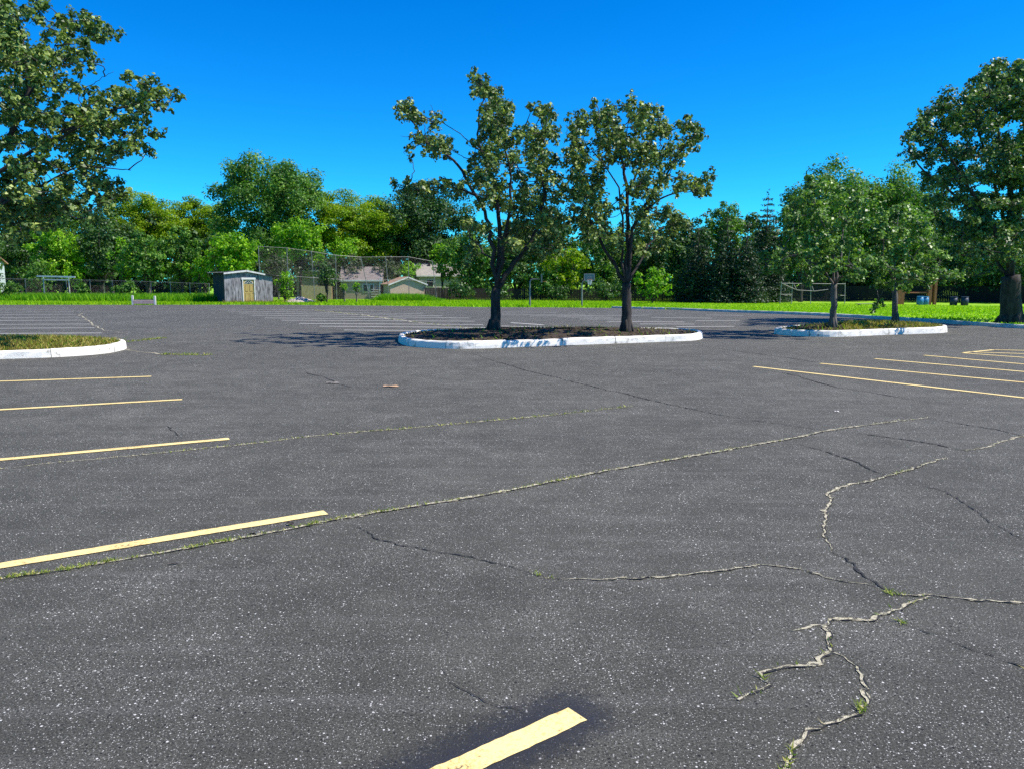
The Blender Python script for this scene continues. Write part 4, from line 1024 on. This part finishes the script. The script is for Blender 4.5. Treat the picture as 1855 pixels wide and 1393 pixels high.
# ================================================================== FENCES
def wire_panel(mb, A, B, za0, za1, zb0, zb1, sp, r):
    """diagonal wires between two posts, A and B on the ground plan"""
    L = (B - A).length; H = min(za1 - za0, zb1 - zb0)
    def pt(s_, h): u = s_ / L; p = A.lerp(B, u); lo = za0 + (zb0 - za0) * u; hi = za1 + (zb1 - za1) * u; return Vector((p.x, p.y, lo + (hi - lo) * h / H))
    s_ = -H
    while s_ < L:
        a0, a1 = max(s_, 0), min(s_ + H, L)
        if a1 - a0 > .02:
            mb.tube([pt(a0, a0 - s_), pt(a1, a1 - s_)], r, 3, False); mb.tube([pt(L - a0, a0 - s_), pt(L - a1, a1 - s_)], r, 3, False)
        s_ += sp
def link_fence(name, label, posts, r_post, sp, rw, m_post, rails=(1.0,), cat='fence', lean=None):
    """posts: (ground point, top z)"""
    root = empty(name, posts[0][0]); tag(root, label, cat); B0 = posts[0][0].copy()
    T = [Vector((p.x, p.y, z)) - B0 for p, z in posts]; Bt = [p - B0 for p, z in posts]
    if lean:
        for i, dx in lean.items(): Bt[i].x += dx
    for a, t in zip(Bt, T): MB().tube([a + Vector((0, 0, -.2)), a.lerp(t, .5), t + Vector((0, 0, .05))], r_post, 7).build('post', m_post, root)
    for f in rails: MB().tube([a.lerp(t, f) + Vector((0, -.03, 0)) for a, t in zip(Bt, T)], r_post * .55, 6).build('rail', m_post, root)
    mb = MB()
    for i in range(len(T) - 1):
        wire_panel(mb, Bt[i].lerp(T[i], 0), Bt[i + 1].copy(), Bt[i].z + .05, T[i].z, Bt[i + 1].z + .05, T[i + 1].z, sp, rw)
    tag(mb.build('wire_mesh', M['wire'], root), kind='stuff')
    return root
def fp(px, py, Y): b = bpt(px, Y); return (b, P(px, py, Y).z)
link_fence('chain_link_fence', 'long low grey chain link fence at the far left edge of the grass', [fp(px, py, Y) for px, py, Y in ((-120, 503, 77), (-40, 504.5, 76.5), (0, 505, 76), (48, 506, 76), (82, 506.5, 75.5), (122, 507, 75.5), (165, 508, 75), (205, 509, 75), (243, 510, 74.8),
           (275, 511, 74.6), (310, 512, 74.4), (345, 513.5, 74.2), (380, 514.5, 74))], .03, .11, .0022, M['steel'])
link_fence('tall_net_fence', 'tall leaning chain link ball screen right of the grey shed', [fp(px, py, Y) for px, py, Y in ((472, 447, 73), (523, 450, 74), (567, 456, 75), (610, 463, 76.5), (655, 466.5, 78), (700, 466, 79), (741, 466, 80), (784, 474, 81))],
           .034, .13, .0024, M['steel'], (1.0, .48), 'fence', {4: .9, 5: .3, 7: .45, 2: .2})
# white rail behind the left fence
r = empty('white_rail', bpt(80, 78)); tag(r, 'white weathered rail frame standing behind the left fence', 'rail')
B0 = bpt(80, 78); a, c = P(78, 500.5, 78) - B0, P(124, 501.5, 78) - B0
for q in (a, c): MB().box((q.x, q.y, q.z / 2), (.07, .07, q.z)).build('post', M['trim'], r)
MB().slab([a + Vector((-.6, -.08, -.1)), c + Vector((.7, -.08, -.14)), c + Vector((.7, -.08, .02)), a + Vector((-.6, -.08, .05))], .06).build('top_board', M['trim'], r)
MB().slab([a + Vector((.1, -.09, -.42)), c + Vector((0, -.09, -.40)), c + Vector((0, -.09, -.28)), a + Vector((.1, -.09, -.30))], .05).build('lower_board', M['trim'], r)
# utility pole
r = empty('utility_pole', bpt(189, 100)); tag(r, 'thin pale utility pole rising among the left trees', 'pole'); B0 = bpt(189, 100); t = P(189, 396, 100) - B0
MB().tube([(0, 0, -.3), (0, 0, t.z)], [.16, .11], 8).build('shaft', M['steel_w'], r)
MB().box((0, 0, t.z - .5), (1.4, .1, .12)).build('crossarm', M['brownw'], r)
# wooden fences
def board_fence(label, pts, m, n_per=1.0, name='wooden_fence', group=None):
    root = empty(name, pts[0][0]); tag(root, label, 'fence', group); B0 = pts[0][0].copy()
    for (p, z) in pts: MB().box((p.x - B0.x, p.y - B0.y + .06, (z + p.z) / 2 - B0.z), (.1, .1, z - p.z + .1)).build('post', m, root)
    for (a, za), (b_, zb) in zip(pts[:-1], pts[1:]):
        mb = MB(); L = (b_ - a).length; n = max(2, int(L / .16)); an = math.atan2((b_ - a).y, (b_ - a).x)
        for k in range(n):
            u = (k + .5) / n; p = a.lerp(b_, u) - B0; h = za + (zb - za) * u - a.z - (b_.z - a.z) * u + rnd.gauss(0, .015)
            mb.box((p.x, p.y, p.z + h / 2), (L / n - .012, .025, h), an)
        tag(mb.build('board_panel', m, root), kind='stuff')
        MB().tube([a - B0 + Vector((0, .05, .35)), b_ - B0 + Vector((0, .05, .35))], .04, 4).build('rail', m, root)
    return root
board_fence('short orange-brown wooden fence between the shed and the garage', [fp(547, 518, 84), fp(574, 518.5, 84), fp(601, 519, 84)], M['wood_o'])
board_fence('dark brown fence section just left of the tan garage', [fp(603, 520, 85), fp(624, 520.5, 85)], M['wood_d'])
board_fence('dark plank fence section between the garage and the pink shed', [fp(690, 517, 86), fp(708, 517.5, 86)], M['wood_d'])
board_fence('long dark shaded wooden fence behind the basketball hoops', [fp(px, 522 + (px - 770) * .01, Y) for px, Y in ((770, 84), (815, 84.5), (860, 85), (905, 85.5), (950, 86), (1000, 86), (1050, 86), (1100, 86), (1150, 85.5), (1200, 85), (1250, 84.5))], M['wood_d'])
board_fence('dark wooden fence behind the backstop frame and play frame at the right', [fp(px, 519, Y) for px, Y in ((1395, 88), (1450, 88), (1510, 88), (1570, 87), (1630, 86), (1690, 85), (1750, 83), (1810, 80), (1880, 76))], M['wood_d'])

# ================================================================== SMALL THINGS
# low pink barrier
b = G(261, 553.2); r = empty('low_barrier', b, R(4)); tag(r, 'low faded pink board barrier between two white posts at the asphalt edge', 'barrier')
sc = b.y / FPX
for s_, hh2 in ((-1, 17), (1, 16)): MB().box((s_ * 19.5 * sc, 0, hh2 * sc / 2), (.13, .13, hh2 * sc), 0, .015).build('post', M['trim'], r)
MB().box((0, -.02, 5.2 * sc), (36 * sc, .09, 6.2 * sc), 0, .01).build('board', M['pinkb'], r)
MB().box((0, -.01, 9.4 * sc), (36 * sc, .05, .05)).build('top_strip', M['brownw'], r)
# dirt pile
c = G(536, 551); V, F = [], []; rings, seg = 8, 36; sc = c.y / FPX
for i in range(rings):
    f = 1 - i / rings
    for k in range(seg):
        an = 2 * math.pi * k / seg; V.append((math.cos(an) * 32 * sc * f * (1 + .08 * math.sin(3 * an)), 1.6 * math.sin(an) * f, 12 * sc * (1 - f) ** .8 + rnd.gauss(0, .04) * (i > 0)))
V.append((0, 0, 12.2 * sc)); F = [(i * seg + k, i * seg + (k + 1) % seg, (i + 1) * seg + (k + 1) % seg, (i + 1) * seg + k) for i in range(rings - 1) for k in range(seg)]
F += [((rings - 1) * seg + k, (rings - 1) * seg + (k + 1) % seg, rings * seg) for k in range(seg)]
o = mesh_obj('dirt_pile', V, F, M['gravel']); o.location = (c.x, c.y + 1.4, c.z); tag(o, 'low pinkish dirt pile beside the grey shed', 'dirt pile')
xy = np.array([(c.x + rnd.gauss(0, .9), c.y + 1.0 + rnd.gauss(0, .5)) for _ in range(500)])
tag(blades('dry_weeds', xy, rng.uniform(.15, .4, 500), rng.uniform(.04, .09, 500), M['dry']), 'tuft of dry yellow weeds in front of the dirt pile', 'weeds', kind='stuff')
xy = np.array([tuple((sb + E1 * rnd.uniform(-.2, W + .1) - E2 * abs(rnd.gauss(.12, .12)))[:2]) for _ in range(900)])
tag(blades('dry_weeds', xy, rng.uniform(.1, .42, 900), rng.uniform(.03, .07, 900), M['dry']), 'pale dry weeds along the foot of the grey shed', 'weeds', kind='stuff')

# basketball hoops
def hoop(px, py_base, py_arm, label, with_board):
    b = G(px, py_base); s_ = b.y / FPX; H = (py_base - py_arm) * s_
    r = empty('basketball_hoop', b, R(-12)); tag(r, label, 'basketball hoop', 'basketball hoops beyond the lot')
    MB().tube([(0, 0, -.2), (0, 0, H * .6), (0, 0, H - .25), (.08, 0, H - .06), (.25, 0, H)], [.075, .07, .065, .06, .06], 9).build('pole', M['steel'], r)
    if with_board:
        MB().tube([(.2, 0, H), (.55, -.1, H + .12)], .045, 6).build('arm', M['steel'], r)
        w_, h_ = 18 * s_, 11.5 * s_; cx = .62; zc = H + .30
        bd = MB().box((cx, -.16, zc), (w_, .04, h_), R(10), .01).build('backboard', M['acryl'], r)
        for dz in (-h_ / 2, h_ / 2): MB().box((cx, -.19, zc + dz), (w_ + .03, .03, .05), R(10)).build('frame_bar', M['steel_w'], bd)
        for dx in (-w_ / 2, w_ / 2): MB().box((cx + dx * math.cos(R(10)), -.19 + dx * math.sin(R(10)), zc), (.05, .03, h_), R(10)).build('frame_bar', M['steel_w'], bd)
        for dx, dz, a, c_ in ((0, .1, .3, .03), (0, -.1, .3, .03), (-.14, 0, .03, .2), (.14, 0, .03, .2)): MB().box((cx + dx, -.192 + dx * .17, zc + dz - .06), (a, .02, c_), R(10)).build('target_bar', M['steel_w'], bd)
        rim = [(cx + .06 + math.cos(k * math.pi / 8) * .21, -.44 + math.sin(k * math.pi / 8) * .21, zc - h_ / 2 + .06) for k in range(17)]
        rm = MB().tube(rim, .016, 5, False).build('rim', M['cedar'], r)
        m = MB()
        for k in range(12):
            a0 = k * math.pi / 6
            for sg in (1, -1):
                m.tube([(cx + .06 + math.cos(a0 + sg * u * .5) * (.20 - .08 * u), -.44 + math.sin(a0 + sg * u * .5) * (.20 - .08 * u), zc - h_ / 2 + .05 - u * .42) for u in (0, .33, .66, 1)], .009, 3, False)
        m.build('net', M['net'], rm)
    else:
        MB().tube([(.2, 0, H), (.6, -.08, H), (.85, -.12, H - .02)], .045, 6).build('arm', M['steel'], r)
        bd = MB().box((.98, -.14, H + .06), (.05, .9, .62), R(14), .01).build('backboard', M['acryl'], r)
        for dz in (-.31, .31): MB().box((.98, -.14, H + .06 + dz), (.06, .93, .035), R(14)).build('frame_bar', M['steel'], bd)
        rim = [(1.22 + math.cos(k * math.pi / 8) * .2, -.20 + math.sin(k * math.pi / 8) * .2, H - .2) for k in range(17)]
        MB().tube(rim, .014, 5, False).build('rim', M['cedar'], r)
hoop(960, 557, 507, 'basketball hoop with thin pole and edge-on board, the left of the two', False)
hoop(1054, 557, 510, 'basketball hoop with rectangular backboard and white net, the right of the two', True)

# backstop frame at the right
Yk = 76
def kp(px, py): return P(px, py, Yk)
r = empty('backstop_frame', bpt(1413, Yk)); tag(r, 'pipe backstop frame with wire mesh behind the right lawn', 'backstop'); B0 = bpt(1413, Yk)
cols = ((1413, 1416, 511), (1434, 1436, 511), (1469, 1469, 513), (1531, 1531, 513))
for xb, xt, yt in cols:
    g0 = bpt(xb, Yk) - B0; MB().tube([g0 - Vector((0, 0, .2)), kp(xt, yt) - B0], .035, 7).build('post', M['steel_w'], r)
for pa, pb in (((1416, 514), (1531, 515)), ((1416, 514), (1441, 525)), ((1437, 514), (1443, 526)), ((1443, 526), (1475, 528)), ((1475, 528), (1500, 525)), ((1470, 517), (1474, 528)), ((1414, 534), (1434, 534)), ((1522, 536), (1531, 536))):
    MB().tube([kp(*pa) - B0 + Vector((0, -.04, 0)), kp(*pb) - B0 + Vector((0, -.04, 0))], .028, 6).build('rail', M['steel_w'], r)
mb = MB()
A_, B_ = bpt(1414, Yk) - B0, bpt(1531, Yk) - B0; zt = (kp(1470, 515) - B0).z
wire_panel(mb, A_, B_, A_.z + .05, zt, B_.z + .05, zt, .14, .003); tag(mb.build('wire_mesh', M['wire'], r), kind='stuff')
# benches
def bench(px0, px1, py, Y, label, table=False):
    b0, b1 = bpt(px0, Y), bpt(px1, Y); L = (b1 - b0).length; h = P(px0, py, Y).z - b0.z
    r = empty('park_bench' if not table else 'picnic_bench', b0, R(3)); tag(r, label, 'bench')
    for k in range(3): MB().box((L / 2, (k - 1) * .14, h), (L, .125, .05), 0, .006).build('seat_plank', M['brownw'], r)
    for u in (.12, .88):
        MB().box((L * u, 0, (h - .03) / 2 - .05), (.09, .36, h + .04)).build('leg', M['steel'], r)
    return r
bench(1350, 1384, 546.5, 78, 'low plank bench on the lawn left of the backstop frame')
bench(1553, 1588, 551, 72, 'low plank bench behind the lawn between the right island trunks')
xx = bpt(1366, 78.4)
# wooden play frame
b = bpt(1630, 74); r = empty('play_frame', b); tag(r, 'orange-brown wooden posts of a play frame in the shade at the right', 'play frame')
for px, ww in ((1631, .62), (1683, .34), (1693, .22)):
    q = bpt(px, 74) - b; MB().box((q.x, q.y, 1.15), (ww, .3, 2.5), 0, .02).build('post', M['cedar'], r)
q = bpt(1662, 74) - b; MB().box((q.x, q.y + .05, 2.42), (3.9, .2, .22), 0, .015).build('beam', M['cedar'], r)
MB().box((q.x, q.y + .4, 1.1), (2.5, .9, .1), 0, .015).build('deck', M['cedar'], r)
def bin_(px, Y, label, rad, h, m):
    b = bpt(px, Y); r = empty('barrel', b); tag(r, label, 'barrel', 'barrels in the shade behind the right lawn')
    MB().tube([(0, 0, 0), (0, 0, .02), (0, 0, h * .3), (0, 0, h * .33), (0, 0, h * .66), (0, 0, h * .69), (0, 0, h)], [rad * .9, rad * .97, rad, rad * 1.05, rad * 1.05, rad, rad * .94], 16).build('body', m, r, True)
    MB().tube([(0, 0, h), (0, 0, h + .05), (0, 0, h + .07)], [rad * 1.0, rad * 1.0, rad * .8], 16).build('lid', m, r)
bin_(1667, 72, 'bright blue barrel, left of the pair between the orange posts', .30, .75, M['blue'])
bin_(1677, 72.3, 'bright blue barrel, right of the pair between the orange posts', .28, .72, M['blue'])
bin_(1728, 71, 'dark blue barrel, left of the pair right of the orange posts', .32, .72, M['navy'])
bin_(1748, 70.5, 'dark blue barrel, right of the pair right of the orange posts', .32, .74, M['navy'])

# litter on the asphalt
def litter(px, py, label, name, L, m, wd=.02):
    p = G(px, py, .006); mb = MB()
    if name == 'twig':
        a = rnd.uniform(-.4, .4); d = Vector((math.cos(a), math.sin(a), 0))
        mb.tube([p - d * L / 2, p + Vector((0, .01, .006)), p + d * L / 2 + Vector((0, 0, .003))], [.004, .0045, .003], 5)
        mb.tube([p, p + d * L * .2 + Vector((.0, .03, .006))], [.003, .002], 5)
    else:
        n = 7
        mb.v = [tuple(p + Vector((math.cos(k * 2 * math.pi / n) * L * .5, math.sin(k * 2 * math.pi / n) * wd, .004 + .012 * (k % 2)))) for k in range(n)] + [tuple(p + Vector((0, 0, .014)))]
        mb.f = [(k, (k + 1) % n, n) for k in range(n)]
    o = mb.build(name, m); tag(o, label, name.replace('_', ' '))
litter(526, 949, 'small dark curled leaf between the yellow line and the weedy crack', 'fallen_leaf', .05, M['wood_d'])
litter(316, 1021, 'pale broken twig below the weedy crack at lower left', 'twig', .07, M['bark_pale'])
litter(458, 967, 'short twig touching the weedy crack', 'twig', .05, M['wood_d'])
litter(602, 694, 'dry brown leaf on the asphalt left of the open middle', 'fallen_leaf', .22, M['brownw'], .06)
litter(708, 700, 'tan dry leaf lying on the asphalt in front of the middle island', 'fallen_leaf', .26, M['wood_o'], .06)
litter(1516, 746, 'tiny white scrap near the forked dark crack', 'paper_scrap', .06, M['trim'], .02)
